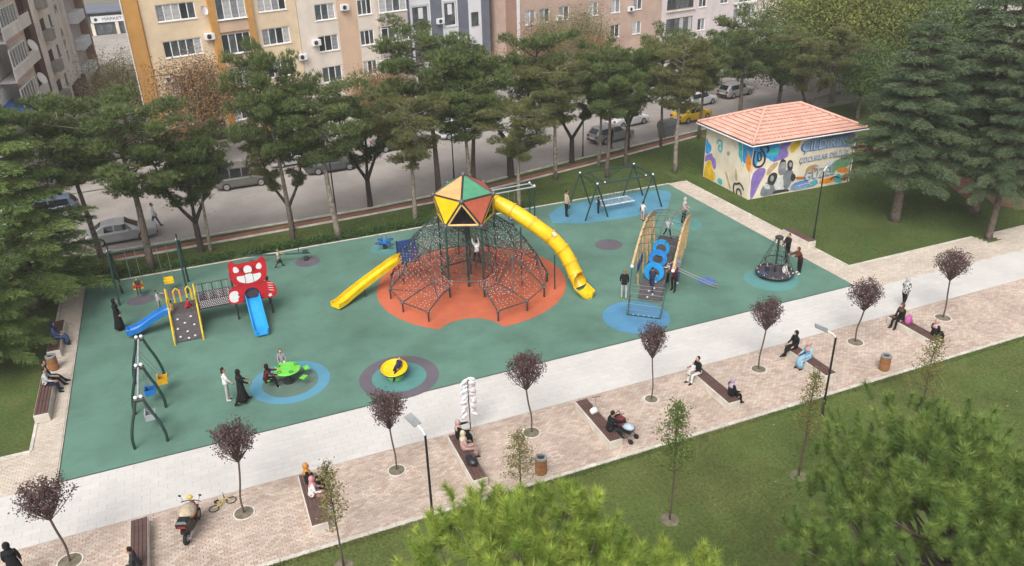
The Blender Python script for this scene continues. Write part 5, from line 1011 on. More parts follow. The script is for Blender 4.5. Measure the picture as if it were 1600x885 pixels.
# ---- low shrubs along the far kerb, grass tufts, fallen leaves
rng = np.random.default_rng(77)
n = 900; cx = np.concatenate([rng.uniform(1.5, 13.5, n), rng.uniform(-6.5, 1, 240), rng.uniform(14, 21, 260)]); cy = 47.75+np.abs(rng.normal(.25, .25, len(cx)))
k = 16; P = np.repeat(np.stack([cx, cy, rng.uniform(.02, .22, len(cx))], 1), k, 0)+rng.normal(0, .09, (len(cx)*k, 3)); P[:, 2] = np.abs(P[:, 2]); D = unit(rdir(rng, len(P))+np.array([0, 0, .8])); L = rng.uniform(.08, .16, len(P)); V, F = blades(rng, P, D, L, L*.5, True)
tag(obj('ground_cover', npmesh('ground_cover', V, F, leafmat('leaves_ground_cover', (.03, .07, .02), (.08, .14, .03)), rng.beta(1.2, 1.8, len(P)))), 'low green ground cover along the far playground kerb', 'ground cover', kind='stuff')
lm_grass = leafmat('grass_blade', (.085, .145, .034), (.19, .195, .066), var=.35, scale=.35)
def grass(name, label, X0, X1, Y0, Y1, n, h, seed, ok=None, mat=lm_grass):
    rng = np.random.default_rng(seed); x = rng.uniform(X0, X1, n); y = rng.uniform(Y0, Y1, n)
    if ok is not None: m = ok(x, y); x, y = x[m], y[m]
    n = len(x); k = 3; P = np.repeat(np.stack([x, y, np.full(n, .0)], 1), k, 0); P[:, :2] += rng.normal(0, .02, (n*k, 2)); D = unit(rdir(rng, n*k)*.8+np.array([0, 0, 1.])); V, F = blades(rng, P, D, rng.uniform(.5, 1.2, n*k)*h, np.full(n*k, h*.35)); pt = .5+.4*np.sin(x*.5+1.7*np.sin(y*.45)+.6*np.sin(x*1.3))+.3*np.sin(y*.9+x*.35+np.sin(x*.8))
    tag(obj(name, npmesh(name, V, F, mat, np.clip(np.repeat(pt, k)*.6+rng.normal(.15, .2, n*k), 0, 1))), label, 'grass', kind='stuff')
grass('grass', 'mown grass of the near lawn below the brick pavement', -3, 40, 8, 21.3, 90000, .055, 5)
lm_grass2 = leafmat('grass_blade_painted_shade', (.055, .105, .024), (.115, .15, .042), var=.3, scale=.4)  # darker copy of the blades, shade put into their colour
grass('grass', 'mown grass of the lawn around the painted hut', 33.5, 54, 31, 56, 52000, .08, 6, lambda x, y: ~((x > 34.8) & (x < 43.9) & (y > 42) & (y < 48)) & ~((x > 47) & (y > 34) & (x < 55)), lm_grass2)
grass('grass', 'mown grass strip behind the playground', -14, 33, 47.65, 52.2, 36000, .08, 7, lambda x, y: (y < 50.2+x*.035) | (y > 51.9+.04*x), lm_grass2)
grass('grass', 'longer grass tufts leaning over the near lawn kerb', -3, 40, 21.12, 21.36, 9000, .085, 15)
rng = np.random.default_rng(99); n = 1500; x = np.concatenate([rng.uniform(-8, 32, 500), rng.uniform(-8, 42, 700), rng.uniform(-2, 36, 300)]); y = np.concatenate([rng.uniform(47.7, 50.2, 500), rng.uniform(52.8, 66, 700), rng.uniform(12, 21, 300)]); z = np.where(y > 52.7, -.015, .06); D = rdir(rng, n); D[:, 2] *= .15; L = rng.uniform(.06, .13, n); V, F = blades(rng, np.stack([x, y, z], 1), unit(D), L, L*.7, True); V[:, 2] = np.maximum(V[:, 2], np.repeat(z, 4)-.006)
tag(obj('fallen_leaves', npmesh('fallen_leaves', V, F, leafmat('leaves_fallen', (.20, .13, .05), (.34, .24, .08)), rng.random(n))), 'scattered brown fallen leaves on the road, verge and lawn', 'leaves', kind='stuff')
# ------------------------------------------------------------------ benches, bins, lamps
m_stone = M('travertine', (.60, .55, .48), .75, scale=2.5, var=.1, stain=.16, stain_scale=2.); m_slat = M('bench_slat', (.105, .055, .048), .6, scale=6, var=.2); m_binw = M('bin_slat', (.30, .13, .05), .6, scale=5, var=.2)
m_blk = M('lamp_black', (.012, .013, .015), .4, var=.1); m_wht = M('lamp_white', (.72, .73, .74), .4, var=.05)
SLAT = {}
def bench(label, x, y0, y1, w=.58, h=.45):
    L = y1-y0; r = thing('bench', label, 'bench', (x, (y0+y1)/2, .03), 0, 'slatted stone benches')
    MB().box(-w/2, w/2, -L/2, L/2, 0, h-.055, .015).build('stone_base', m_stone, r)
    key = round(L, 2)
    if key not in SLAT: SLAT[key] = MB().box(-.058, .058, -L/2+.03, L/2-.03, 0, .05, .008).mesh('slat', m_slat)
    for k in range(4): obj('slat', SLAT[key], r, (-w/2+.09+k*(w-.18)/3, 0, h-.053))
    return r
for lab, x, a, b in [('slatted bench cut off at the bottom left edge beside the scooter', -4.3, 22.0, 25.0), ('slatted bench seating two, behind the leggy sapling', 1.5, 22.1, 25.0), ('slatted bench under the candy floss pole', 7.4, 22.0, 24.95), ('slatted bench beside the stroller', 13.08, 21.95, 24.95), ('slatted bench with a free middle and a person at each end', 18.85, 22.15, 24.95), ('slatted bench with the pale blue coated person', 23.95, 22.1, 24.9), ('slatted bench farthest right with the pink backpack', 30.45, 22.3, 25.0),
                     ('slatted bench nearest on the left path', -8.2, 33.6, 36.9), ('slatted bench farther up the left path beyond the bin', -8.2, 39.3, 42.6)]: bench(lab, x, a, b)
bench('low brown topped bench at the lawn edge near the cone carousel', 33.25, 33.9, 36.2)
def bin_(label, x, y):
    r = thing('waste_bin', label, 'bin', (x, y, .03), 0, 'wooden slat bins'); MB().lathe([(.18, .02), (.19, .7)], 16).build('liner', m_dark, r)
    s = MB().box(-.034, .034, -.012, .012, .04, .66).mesh('slat', m_binw)
    for k in range(18): o = obj('slat', s, r, (.215*cos(2*pi*k/18), .215*sin(2*pi*k/18), 0)); o.rotation_euler = (0, 0, 2*pi*k/18+pi/2)
    MB().rings([[Vector((q*cos(u), q*sin(u), z)) for q, z in ((.15, .70), (.235, .68), (.235, .75), (.15, .76))] for u in [2*pi*k/18 for k in range(19)]], False, False).build('metal_rim', m_metal, r); MB().lathe([(.2, 0), (.2, .03)], 14).build('foot', m_blk, r)
bin_('wooden slat bin at the lawn edge at centre', 9.79, 21.85); bin_('wooden slat bin at the lawn edge on the right', 26.85, 21.9); bin_('wooden slat bin between the left path benches', -8.15, 38.2)
def lamp(label, x, y, h, az, dbl=False):
    r = thing('lamp_post', label, 'lamp', (x, y, 0), az, 'black lamp posts'); MB().lathe([(.10, 0), (.10, .04), (.065, .08), (.06, .9), (.045, .95), (.04, h)], 10).build('pole', m_blk, r)
    for s in ((1, -1) if dbl else (1,)):
        a = MB().tube([(0, 0, h-.02), (s*.12, 0, h+.14), (s*.34, 0, h+.24)], .028, 6).build('arm', m_wht, r)
        MB().obox((s*.58, 0, h+.33), (s*1, 0, .36), (0, 1, 0), (-s*.36, 0, 1), .26, .15, .025).build('lamp_head', m_metal, a); MB().obox((s*.59, 0, h+.30), (s*1, 0, .36), (0, 1, 0), (-s*.36, 0, 1), .2, .11, .006).build('lens', m_frame, a)
lamp('black lamp post at the lawn edge in the foreground', 5.15, 20.7, 4.05, radians(115)); lamp('black lamp post on the lawn edge right of centre', 21.94, 20.35, 3.75, radians(140)); lamp('black lamp post on the lawn in front of the painted hut', 33.85, 34.45, 4.6, radians(200), True)
lamp('thin lamp post behind the straight yellow slide', 7.55, 48.3, 5.4, radians(90)); lamp('thin lamp post at the road edge behind the rope tower', 17.9, 55.6, 4.6, radians(90)); lamp('thin lamp post at the road edge behind the nest swing', 29.4, 56.5, 4.2, radians(60))
# ------------------------------------------------------------------ vehicles
m_tyre = M('tyre', (.012, .012, .013), .85, var=.1); m_rim = M('wheel_rim', (.40, .41, .42), .35, metal=.6, var=.1); m_cglass = M('car_glass', (.012, .014, .016), .06, var=.1, spec=.9)
m_hl = M('headlight', (.62, .62, .62), .15, var=.05, spec=.8); m_tl = M('tail_light', (.35, .01, .01), .2, var=.1); m_bumper = M('bumper_black', (.03, .03, .032), .6); m_plate = M('number_plate', (.68, .68, .68), .5)
WH = [MB().rings([[Vector((r_*cos(u), y, r_*sin(u))) for u in [2*pi*k/18 for k in range(18)]] for r_, y in ((.20, -.10), (.30, -.10), (.315, -.06), (.315, .06), (.30, .10), (.20, .10))]).mesh('tyre', m_tyre), MB().rings([[Vector((r_*cos(u), y, r_*sin(u))) for u in [2*pi*k/14 for k in range(14)]] for r_, y in ((.205, -.105), (.19, -.08), (.05, -.085), (.03, -.10))]).mesh('rim', m_rim)]
def ringsec(x, hw, z0, z1, r=.12, tuck=.06): return [(x, -hw+tuck, z0), (x, hw-tuck, z0), (x, hw, z0+.14), (x, hw, z1-r), (x, hw-r*.7, z1), (x, -hw+r*.7, z1), (x, -hw, z1-r), (x, -hw, z0+.14)]
def car(label, loc, rz, paint, kind='sedan', name='parked_car', sc=.97, cat='car'):
    r = thing(name, label, cat, loc, rz, 'cars on the road'); r.scale = (sc,)*3
    van = kind == 'van'; L = 2.08 if van else 2.2; z1 = .98 if van else .92
    secs = [(-L, .70, .34, .62), (-L+.06, .80, .26, .80 if not van else .9), (-L+.3, .85, .22, z1), (-.9, .87, .2, z1), (.6, .87, .2, z1), (1.0, .86, .2, z1-.03), (1.7, .82, .22, z1-.16), (L-.06, .74, .28, .70), (L, .62, .34, .58)]
    body = MB().rings([ringsec(*s) for s in secs]).build('body', paint, r, smooth=False)
    if van: cab = [(-L+.04, .80, .74, 1.62), (-L+.16, .82, .74, 1.74), (0, .84, .74, 1.80), (.45, .84, .72, 1.70), (1.15, .80, .70, z1-.02)]
    elif kind == 'hatch': cab = [(-L+.05, .78, .70, z1), (-L+.45, .80, .66, 1.40), (-.2, .82, .66, 1.48), (.35, .82, .66, 1.42), (1.15, .80, .70, z1-.02)]
    else: cab = [(-1.75, .78, .72, z1-.02), (-1.05, .80, .64, 1.36), (-.2, .82, .64, 1.43), (.3, .82, .64, 1.38), (1.15, .80, .70, z1-.03)]
    R_ = []
    for x, hb, ht, zt in cab: zb = z1-.06; zt = max(zt, zb+.04); R_.append([(x, -hb, zb), (x, hb, zb), (x, ht+.03, zt-.06), (x, ht-.1, zt), (x, -ht+.1, zt), (x, -ht-.03, zt-.06)])
    cabin = MB().rings(R_).build('cabin', paint, r)
    # glass: side windows, windscreen, rear window stand 6 mm proud of the cabin
    xs = [c[0] for c in cab]; zt = max(c[3] for c in cab); a, b, c = (xs[1]+.10, .10, 0) if not van else (xs[0]+.2, .1, 0)
    for s in (-1, 1):
        spans = [(xs[1]+.08, -.42), (-.34, .42)] if not van else [(-1.85, -1.0), (-.92, -.1), (-.02, .6)]
        for q0, q1 in spans:
            zz = z1+.02; top = zt-.12; f = (zt-z1)
            MB().add([(q0, s*.835, zz), (q1+(.32 if q1 > .3 else 0), s*.835, zz), (q1, s*(.74 if not van else .79), top), (q0+.05, s*(.74 if not van else .79), top)], [(0, 1, 2, 3) if s < 0 else (3, 2, 1, 0)]).build('side_window', m_cglass, r)
        MB().box(.5, .62, s*.86 if s > 0 else -.98, .98 if s > 0 else -.86, z1-.05, z1+.08, .02).build('wing_mirror', paint if not van else m_bumper, r)
        MB().box(L-.16, L-.02, s*.45-.16, s*.45+.16, .58, .70, .03).build('headlight', m_hl, r); MB().box(-L-.0, -L+.14, s*.58-.14, s*.58+.14, .62, .82 if not van else .95, .03).build('tail_light', m_tl, r)
    p0, p1 = R_[-2], R_[-1]
    def quad(pa, pb, k, mat, nm):
        A_, B_, C_, D_ = Vector(pa[3]), Vector(pa[4]), Vector(pb[4]), Vector(pb[3]); n = (B_-A_).cross(C_-B_).normalized(); n = n if n.z > 0 else -n; ce = (A_+B_+C_+D_)/4; q = [ce+(v-ce)*k+n*.012 for v in (A_, B_, C_, D_)]; MB().add(q, [(0, 1, 2, 3)]).build(nm, mat, r)
    quad(p0, p1, .88, m_cglass, 'windscreen'); quad(R_[1], R_[0], .84, m_cglass, 'rear_window')
    MB().box(L-.03, L+.03, -.62, .62, .30, .48, .02).build('bumper', m_bumper, r); MB().box(-L-.03, -L+.04, -.68, .68, .30, .50, .02).build('bumper', m_bumper, r); MB().box(-L-.045, -L-.032, -.26, .26, .52, .63).build('number_plate', m_plate, r)
    for x in (-1.32, 1.30):
        for s in (-1, 1):
            w = obj('wheel', WH[0], r, (x, s*.78, .315)); o = obj('rim', WH[1], w); o.rotation_euler = (0, 0, 0 if s < 0 else pi)
    return r
def paint(n, c, metal=.3): return M('car_paint_'+n, c, .28, metal=metal, var=.05, scale=1.5, spec=.6, stain=.08, stain_scale=1.)
ra = radians
car('silver sedan parked under the pine at far left', (-5.45, 54.35, -.03), ra(2), paint('silver', (.42, .43, .44))); car('grey boxy van with roof bars driving at left', (2.95, 61.9, -.03), ra(1), paint('taupe', (.16, .155, .14)), 'van')
car('pale silver car half hidden behind the forked pine', (7.5, 65.7, -.03), ra(3), paint('pale', (.50, .51, .52)), 'hatch'); car('dark grey car parked behind the straight pine', (9.9, 62.5, -.03), ra(3), paint('graphite', (.10, .105, .11))); car('white hatchback at the roadside left of the forked pine', (27.4, 64.6, -.03), ra(190), paint('white', (.66, .66, .67), 0.), 'hatch')
car('metallic silver car passing behind the nest swing', (33.7, 59.55, -.03), ra(12), paint('steel', (.33, .34, .36)), 'hatch'); car('white sedan parked on the far side of the road', (37.5, 63.2, -.03), ra(12), paint('white', (.66, .66, .67), 0.)); car('yellow taxi beside the painted hut roof', (43.6, 61.9, -.03), ra(13), paint('taxi', (.68, .43, .01), 0.), name='taxi')
car('white car behind the hut roof on the far lane', (47.4, 66.4, -.03), ra(14), paint('white', (.66, .66, .67), 0.), 'hatch'); car('silver hatchback behind the hut roof at right', (53, 67.8, -.03), ra(14), paint('silver', (.42, .43, .44)), 'hatch'); car('grey sedan parked along the far pavement at centre', (16.2, 66.0, -.03), ra(6), paint('graphite', (.10, .105, .11)))
car('white van parked before the off white block', (22.2, 67.2, -.03), ra(10), paint('white', (.66, .66, .67), 0.), 'van'); car('blue grey car at the mouth of the side street', (-10.5, 61.3, -.03), ra(182), paint('bluegrey', (.12, .16, .21)), 'hatch')
wc_ = thing('waste_container', 'grey wheeled waste container at the road edge', 'container', (38.4, 58.05, .0), ra(12)); m_cont = M('container_grey', (.17, .185, .19), .6, metal=.2, var=.12)
MB().rings([[(-.6, -.38, .2), (.6, -.38, .2), (.6, .38, .2), (-.6, .38, .2)], [(-.72, -.48, 1.1), (.72, -.48, 1.1), (.72, .48, 1.1), (-.72, .48, 1.1)]]).build('bin_body', m_cont, wc_); MB().lathe([(.5, -.72), (.5, .72)], 14).build('rounded_lid', m_cont, wc_, loc=(0, 0, 1.1)).rotation_euler = (0, ra(90), 0)
for x in (-.5, .5):
    for y in (-.3, .3): MB().tube([(x, y-.03, .1), (x, y+.03, .1)], .1, 10).build('wheel', m_tyre, wc_)
# ---- motor scooter with sack and top box
ms = thing('motor_scooter', 'red motor scooter loaded with a beige sack and black top box', 'scooter', (-2.62, 24.05, .03), ra(70)); m_sred = M('scooter_red', (.26, .022, .018), .3, var=.06); m_sack = M('sack_beige', (.42, .34, .25), .9, var=.2, scale=5, bump=.6, bscale=9)
def swheel(x):
    w = MB().rings([[Vector((x+r_*cos(u), y, .24+r_*sin(u))) for u in [2*pi*k/18 for k in range(18)]] for r_, y in ((.13, -.05), (.22, -.055), (.24, -.02), (.24, .02), (.22, .055), (.13, .05))]).build('wheel', m_tyre, ms); MB().tube([(x, -.06, .24), (x, .06, .24)], .12, 12).build('rim', m_rim, w)
swheel(-.58); swheel(.62)
MB().rings([[(x, -w, z0), (x, w, z0), (x, w*.9, z1), (x, -w*.9, z1)] for x, w, z0, z1 in ((-.75, .08, .55, .66), (-.5, .15, .40, .72), (-.1, .17, .30, .70), (.1, .15, .26, .36), (.3, .14, .26, .34))]).build('rear_body', m_blk, ms)
MB().rings([[(x, -w, z-.02), (x, w, z-.02), (x+.05, w*.8, z+.02), (x+.05, -w*.8, z+.02)] for x, w, z in ((.28, .12, .3), (.36, .14, .5), (.44, .14, .75), (.46, .09, .95))]).build('leg_shield', m_sred, ms); MB().tube([(.62, 0, .24), (.5, 0, .7), (.44, 0, 1.0)], .035, 6).build('fork', m_metal, ms)
hb = MB().tube([(.36, -.34, 1.02), (.44, -.12, 1.02), (.44, .12, 1.02), (.36, .34, 1.02)], .018, 6).build('handlebar', m_blk, ms)
for s in (-1, 1): MB().tube([(.4, s*.26, 1.02), (.42, s*.34, 1.22)], .008, 5).ball((.42, s*.35, 1.25), (.02, .06, .045), 8, 5).build('mirror', m_blk, ms)
MB().ball((.04, .03, .88), (.40, .30, .24), 12, 8).build('sack', m_sack, ms, smooth=True); MB().box(-.72, -.34, -.2, .2, .74, 1.04, .06).build('top_box', m_blk, ms); MB().box(-.735, -.722, -.13, .13, .8, .88).build('reflector', m_tl, ms); MB().tube([(-.5, -.2, .45), (-.8, -.22, .42)], .045, 8).build('exhaust', m_steel, ms)
MB().ball((.5, .06, 1.12), (.09, .12, .09), 9, 6).build('yellow_cloth', M('cloth_yellow', (.55, .42, .10), .9, var=.2), ms); MB().obox((.6, 0, .49), (1, 0, .1), (0, 1, 0), (0, 0, 1), .2, .05, .015).build('front_mudguard', m_blk, ms)
# ---- small yellow bicycle lying on the paving
bk = thing('child_bicycle', 'small yellow bicycle lying flat beside the scooter', 'bicycle', (-1.55, 25.0, .05), ra(20)); m_by = M('bike_yellow', (.50, .40, .08), .4, var=.1)
for x in (-.33, .33):
    w = MB().rings([[Vector((x+(.17+.018*cos(t))*cos(u), (.17+.018*cos(t))*sin(u), .03+.018*sin(t))) for t in [2*pi*k/5 for k in range(5)]] for u in [2*pi*k/18 for k in range(19)]], False, False).build('wheel', m_tyre, bk); sp4 = MB()
    for k in range(6): sp4.tube([(x, 0, .03), (x+.16*cos(k*pi/3), .16*sin(k*pi/3), .03)], .004, 4)
    sp4.build('spokes', m_metal, w)
MB().tube([(-.33, 0, .05), (-.08, -.02, .07), (.2, .2, .07), (.33, 0, .05)], .02, 6).tube([(-.08, -.02, .07), (-.1, .24, .07)], .018, 6).tube([(-.1, .18, .07), (.2, .2, .075)], .018, 6).build('frame', m_by, bk); MB().box(-.2, -.02, .22, .3, .03, .12, .02).build('saddle', m_blk, bk); MB().tube([(.2, .2, .07), (.2, .34, .07)], .012, 6).tube([(.2, .34, -.02), (.2, .34, .26)], .012, 6).build('handlebar', m_blk, bk)
# ---- candy floss pole
cf = thing('candy_floss_pole', 'tall pole hung with pale bags of candy floss beside a bench', 'pole', (8.24, 25.4, .03)); MB().tube([(0, 0, 0), (-.02, 0, 2.55)], .022, 7).build('pole', m_dk, cf); m_bag = [M('candy_white', (.66, .66, .68), .35, var=.08, scale=5), M('candy_pink', (.68, .58, .60), .35, var=.08, scale=5)]
BG = [MB().ball((0, 0, 0), (.19, .07, .085), 9, 6).mesh('candy_bag', m, True) for m in m_bag]; rgc = random.Random(3)
for k in range(26): s = -1 if k % 2 else 1; z = .85+(k//2)*.135; o = obj('candy_bag', BG[0 if rgc.random() < .7 else 1], cf, (s*rgc.uniform(.14, .24), rgc.uniform(-.08, .08), z)); o.rotation_euler = (rgc.uniform(-.3, .3), s*rgc.uniform(.2, .8), rgc.uniform(-.6, .6))
# ---- stroller
so = thing('baby_stroller', 'baby stroller with pale blue blanket and maroon hood beside a bench', 'stroller', (13.75, 22.35, .03), ra(-60)); m_mar = M('fabric_maroon', (.13, .02, .03), .9, var=.1); m_pb = M('fabric_pale_blue', (.38, .44, .52), .9, var=.15, scale=6)
for x, y in ((-.32, -.26), (-.32, .26), (.36, -.22), (.36, .22)): MB().rings([[Vector((x+r_*cos(u), y+d, .12+r_*sin(u))) for u in [2*pi*k/14 for k in range(14)]] for r_, d in ((.06, -.025), (.115, -.02), (.115, .02), (.06, .025))]).build('wheel', m_tyre, so)
fr_ = MB()
for y in (-.25, .25): fr_.tube([(.36, y, .13), (-.1, y, .55), (-.5, y, 1.0)], .014, 6).tube([(-.32, y, .13), (.05, y, .5)], .014, 6)
fr_.tube([(-.5, -.25, 1.0), (-.5, .25, 1.0)], .018, 6).build('frame', m_dk, so); MB().rings([[(x, -.2, z), (x, .2, z), (x, .22, z+.16), (x, -.22, z+.16)] for x, z in ((-.3, .55), (0, .42), (.3, .42))]).build('seat', m_blk, so)
MB().add(*(lambda V: (V, [(i*9+j, i*9+j+1, (i+1)*9+j+1, (i+1)*9+j) for i in range(5) for j in range(8)]))([(-.26+.34*cos(u)*.9, .25*cos(v), .62+.36*sin(u)*max(.3, sin(v))) for u in [pi*.25+pi*.6*k/5 for k in range(6)] for v in [pi*j/8 for j in range(9)]])).build('hood', m_mar, so); MB().ball((.1, 0, .62), (.28, .2, .12), 10, 6).build('blanket', m_pb, so, smooth=True)
# ---- kick scooter and bag left on the bench, pink backpack, black bag
ks = thing('kick_scooter', 'small kick scooter leaning against the bench beside the stroller', 'kick scooter', (13.5, 24.3, .03), ra(80)); MB().box(-.3, .25, -.05, .05, .07, .1, .01).build('deck', m_dk, ks); MB().tube([(.27, 0, .08), (.2, 0, .72)], .014, 6).build('stem', m_steel, ks); MB().tube([(.2, -.18, .72), (.2, .18, .72)], .014, 6).build('handlebar', m_blk, ks)
for x in (-.32, .3): MB().tube([(x, -.02, .06), (x, .02, .06)], .06, 10).build('wheel', m_tyre, ks)
wb = thing('shopping_bag', 'white bag lying on the bench beside the kick scooter', 'bag', (13.1, 23.85, .485)); MB().rings([[(-.14, -.09, 0), (.14, -.09, 0), (.14, .09, 0), (-.14, .09, 0)], [(-.16, -.1, .12), (.16, -.1, .12), (.16, .1, .12), (-.16, .1, .12)], [(-.1, -.03, .26), (.1, -.03, .26), (.1, .03, .26), (-.1, .03, .26)]]).build('sack', m_pw, wb, smooth=True); MB().tube([(-.06, 0, .25), (-.04, 0, .34), (.04, 0, .34), (.06, 0, .25)], .008, 5).build('handle', m_pw, wb)
bp = thing('backpack', 'pink backpack on the farthest right bench', 'backpack', (30.45, 24.05, .485), ra(20)); m_pk = M('fabric_pink', (.42, .10, .30), .8, var=.12, scale=8); MB().rings([[(x*w, y*d, z) for x, y in ((-1, -.6), (-.6, -1), (.6, -1), (1, -.6), (1, .6), (.6, 1), (-.6, 1), (-1, .6))] for z, w, d in ((0, .17, .1), (.1, .2, .13), (.3, .19, .12), (.4, .13, .08), (.44, .06, .04))]).build('pack', m_pk, bp, smooth=True); MB().box(-.13, .13, -.17, -.12, .05, .2, .02).build('pocket', M('fabric_pink_deep', (.30, .05, .22), .8), bp); MB().tube([(-.05, 0, .43), (0, 0, .5), (.05, 0, .43)], .012, 5).build('handle', m_pk, bp)
bg2 = thing('handbag', 'black handbag and coat piled on the bench under the candy floss pole', 'bag', (7.4, 22.95, .485), ra(10)); MB().ball((0, 0, .14), (.22, .36, .16), 10, 6).build('coat_heap', m_blk, bg2, smooth=True); MB().tube([(.05, -.1, .28), (.07, 0, .36), (.05, .12, .28)], .012, 5).build('handle', m_dk, bg2)
# ------------------------------------------------------------------ people
SKIN = M('skin', (.46, .27, .19), .6, var=.05); m_eye = M('eye_dark', (.02, .015, .012), .4); m_lip = M('lip', (.32, .12, .10), .6)
def cloth(n, c): return M('cloth_'+n, c, .9, var=.14, scale=7, bump=.3, bscale=14, spec=.2)
CL = dict(black=(.012, .012, .014), char=(.035, .035, .04), navy=(.02, .025, .06), white=(.62, .61, .60), grey=(.22, .22, .23), pgrey=(.40, .40, .40), beige=(.42, .34, .25), maroon=(.10, .018, .022), red=(.40, .02, .03), yellow=(.55, .40, .03), pblue=(.24, .42, .56), pink=(.50, .22, .24), rose=(.45, .30, .28), orange=(.48, .20, .05), brown=(.10, .05, .03), hair=(.02, .014, .010), hairb=(.22, .14, .07), blue=(.06, .10, .22), cream=(.52, .46, .33), lilac=(.38, .30, .36))
def cl(k):
    if k == 'check' and 'cloth_check' not in MATS:
        m = cloth('check', (.5, .5, .5)); n = m.node_tree; t = n.nodes.new('ShaderNodeTexChecker'); t.inputs['Scale'].default_value = 9; t.inputs[1].default_value = (.55, .55, .54, 1); t.inputs[2].default_value = (.08, .08, .085, 1)
        n.links.new(n.nodes.new('ShaderNodeTexCoord').outputs['Object'], t.inputs['Vector']); n.links.new(t.outputs[0], n.nodes['Principled BSDF'].inputs['Base Color'])
    return MATS['cloth_check'] if k == 'check' else cloth(k, CL[k])
def person(label, loc, rz, top='black', legs='black', head='hair', h=1.65, pose='stand', skirt=None, shoes='black', torso=0., arm=(8, 8), elbow=(15, 15), thigh=None, knee=None, abd=(10, 10), scarfcol=None, seat=None, hat=None):
    """forward is local +Y. Joint angles in degrees; the body is one skinned surface, clothes regions by bone, head, hands and garments added."""
    s = h/1.70*1.05; r = thing('person', label, 'person', loc, rz, 'people in the park')
    if thigh is None: thigh = dict(stand=(3, -3), walk=(24, -18), sit=(86, 82), lie=(60, 40), squat=(115, 110))[pose]
    if knee is None: knee = dict(stand=(3, 3), walk=(8, 22), sit=(84, 74), lie=(50, 30), squat=(130, 128))[pose]
    def d(a): a = radians(a); return Vector((0, sin(a), -cos(a)))
    pz = 0.; J = {}; J['pel'] = Vector((0, 0, 0)); up = Vector((0, sin(radians(torso)), cos(radians(torso))))
    J['wst'] = up*.16; J['chs'] = up*.36; J['nck'] = up*.50; J['hed'] = up*.54+Vector((0, .02, .12))
    for i, sd in enumerate((-1, 1)):
        J['hip%d' % i] = Vector((sd*.095, 0, -.03)); J['kne%d' % i] = J['hip%d' % i]+d(thigh[i])*.42+Vector((sd*.02, 0, 0)); J['ank%d' % i] = J['kne%d' % i]+d(thigh[i]-knee[i])*.41
        fa = max(-20, thigh[i]-knee[i]) if pose == 'lie' else 0; J['toe%d' % i] = J['ank%d' % i]+Vector((sd*.03, .17*cos(radians(fa)), -.05)); J['hel%d' % i] = J['ank%d' % i]+Vector((0, -.04, -.055))
        J['shl%d' % i] = up*.45+Vector((sd*.165, 0, 0)); a, b, e = arm[i]+torso*.4, radians(abd[i]), elbow[i]
        ua = (d(a)*cos(b)+Vector((sd*sin(b), 0, 0))).normalized(); J['elb%d' % i] = J['shl%d' % i]+ua*.27; fa_ = (d(a+e)*cos(b*.5)+Vector((sd*sin(b)*.2-sd*.10, 0, 0))).normalized(); J['wri%d' % i] = J['elb%d' % i]+fa_*.24; J['fdir%d' % i] = fa_
    low = min(J['hel%d' % i].z for i in (0, 1))-.03
    base = -low if pose in ('stand', 'walk', 'squat') else .095
    off = Vector((0, 0, base))
    E_ = [('pel', 'wst', 't'), ('wst', 'chs', 't'), ('chs', 'nck', 't')]
    for i in '01': E_ += [('pel', 'hip'+i, 'l'), ('hip'+i, 'kne'+i, 'l'), ('kne'+i, 'ank'+i, 'l'), ('ank'+i, 'toe'+i, 's'), ('ank'+i, 'hel'+i, 's'), ('chs', 'shl'+i, 't'), ('shl'+i, 'elb'+i, 't'), ('elb'+i, 'wri'+i, 't')]
    RD = dict(pel=(.135, .105), wst=(.125, .095), chs=(.15, .105), nck=(.058, .058))
    for i in '01': RD.update({'hip'+i: (.085, .085), 'kne'+i: (.062, .062), 'ank'+i: (.042, .042), 'toe'+i: (.032, .03), 'hel'+i: (.035, .035), 'shl'+i: (.066, .066), 'elb'+i: (.048, .048), 'wri'+i: (.034, .034)})
    names = list(RD); idx = {n_: k for k, n_ in enumerate(names)}; me = bpy.data.meshes.new('body'); me.from_pydata([(J[n_]+off)*s for n_ in names], [(idx[a], idx[b]) for a, b, _ in E_], [])
    o = bpy.data.objects.new('tmp', me); COL.objects.link(o); o.modifiers.new('k', 'SKIN'); sm = o.modifiers.new('s', 'SUBSURF'); sm.levels = 1; sm.render_levels = 1
    sv = me.skin_vertices[0].data
    for n_ in names: sv[idx[n_]].radius = tuple(v*s*1.12 for v in RD[n_]); sv[idx[n_]].use_root = n_ == 'pel'
    dg = bpy.context.evaluated_depsgraph_get(); dg.update(); bm_ = bpy.data.meshes.new_from_object(o.evaluated_get(dg)); bpy.data.objects.remove(o); bpy.data.meshes.remove(me)
    V = [tuple(v.co) for v in bm_.vertices]; F = [tuple(p.vertices) for p in bm_.polygons]; bpy.data.meshes.remove(bm_)
    bones = [((J[a]+off)*s, (J[b]+off)*s, k) for a, b, k in E_]; mb = MB(); mb.v = V; mi = dict(t=1, l=2, s=3)
    for f in F:
        c = Vector((0, 0, 0))
        for q in f: c += Vector(V[q])
        c /= len(f); best = None
        for a, b, k in bones:
            ab = b-a; t = max(0, min(1, (c-a).dot(ab)/max(1e-9, ab.length_squared))); dd_ = (c-a-ab*t).length
            if best is None or dd_ < best[0]: best = (dd_, k)
        mb.f.append(f); mb.m.append(mi[best[1]]); mb.t.append(0.)
    # head with face, ears; hands with palm, four fingers and a thumb
    hc = (J['hed']+off)*s; mb.mi = 0; mb.ball(hc, (.082*s, .098*s, .122*s), 12, 9); mb.tube([(J['nck']+off)*s, hc], .05*s, 8); mb.ball(hc+Vector((0, .098, -.012))*s, (.014*s, .02*s, .022*s), 6, 4)
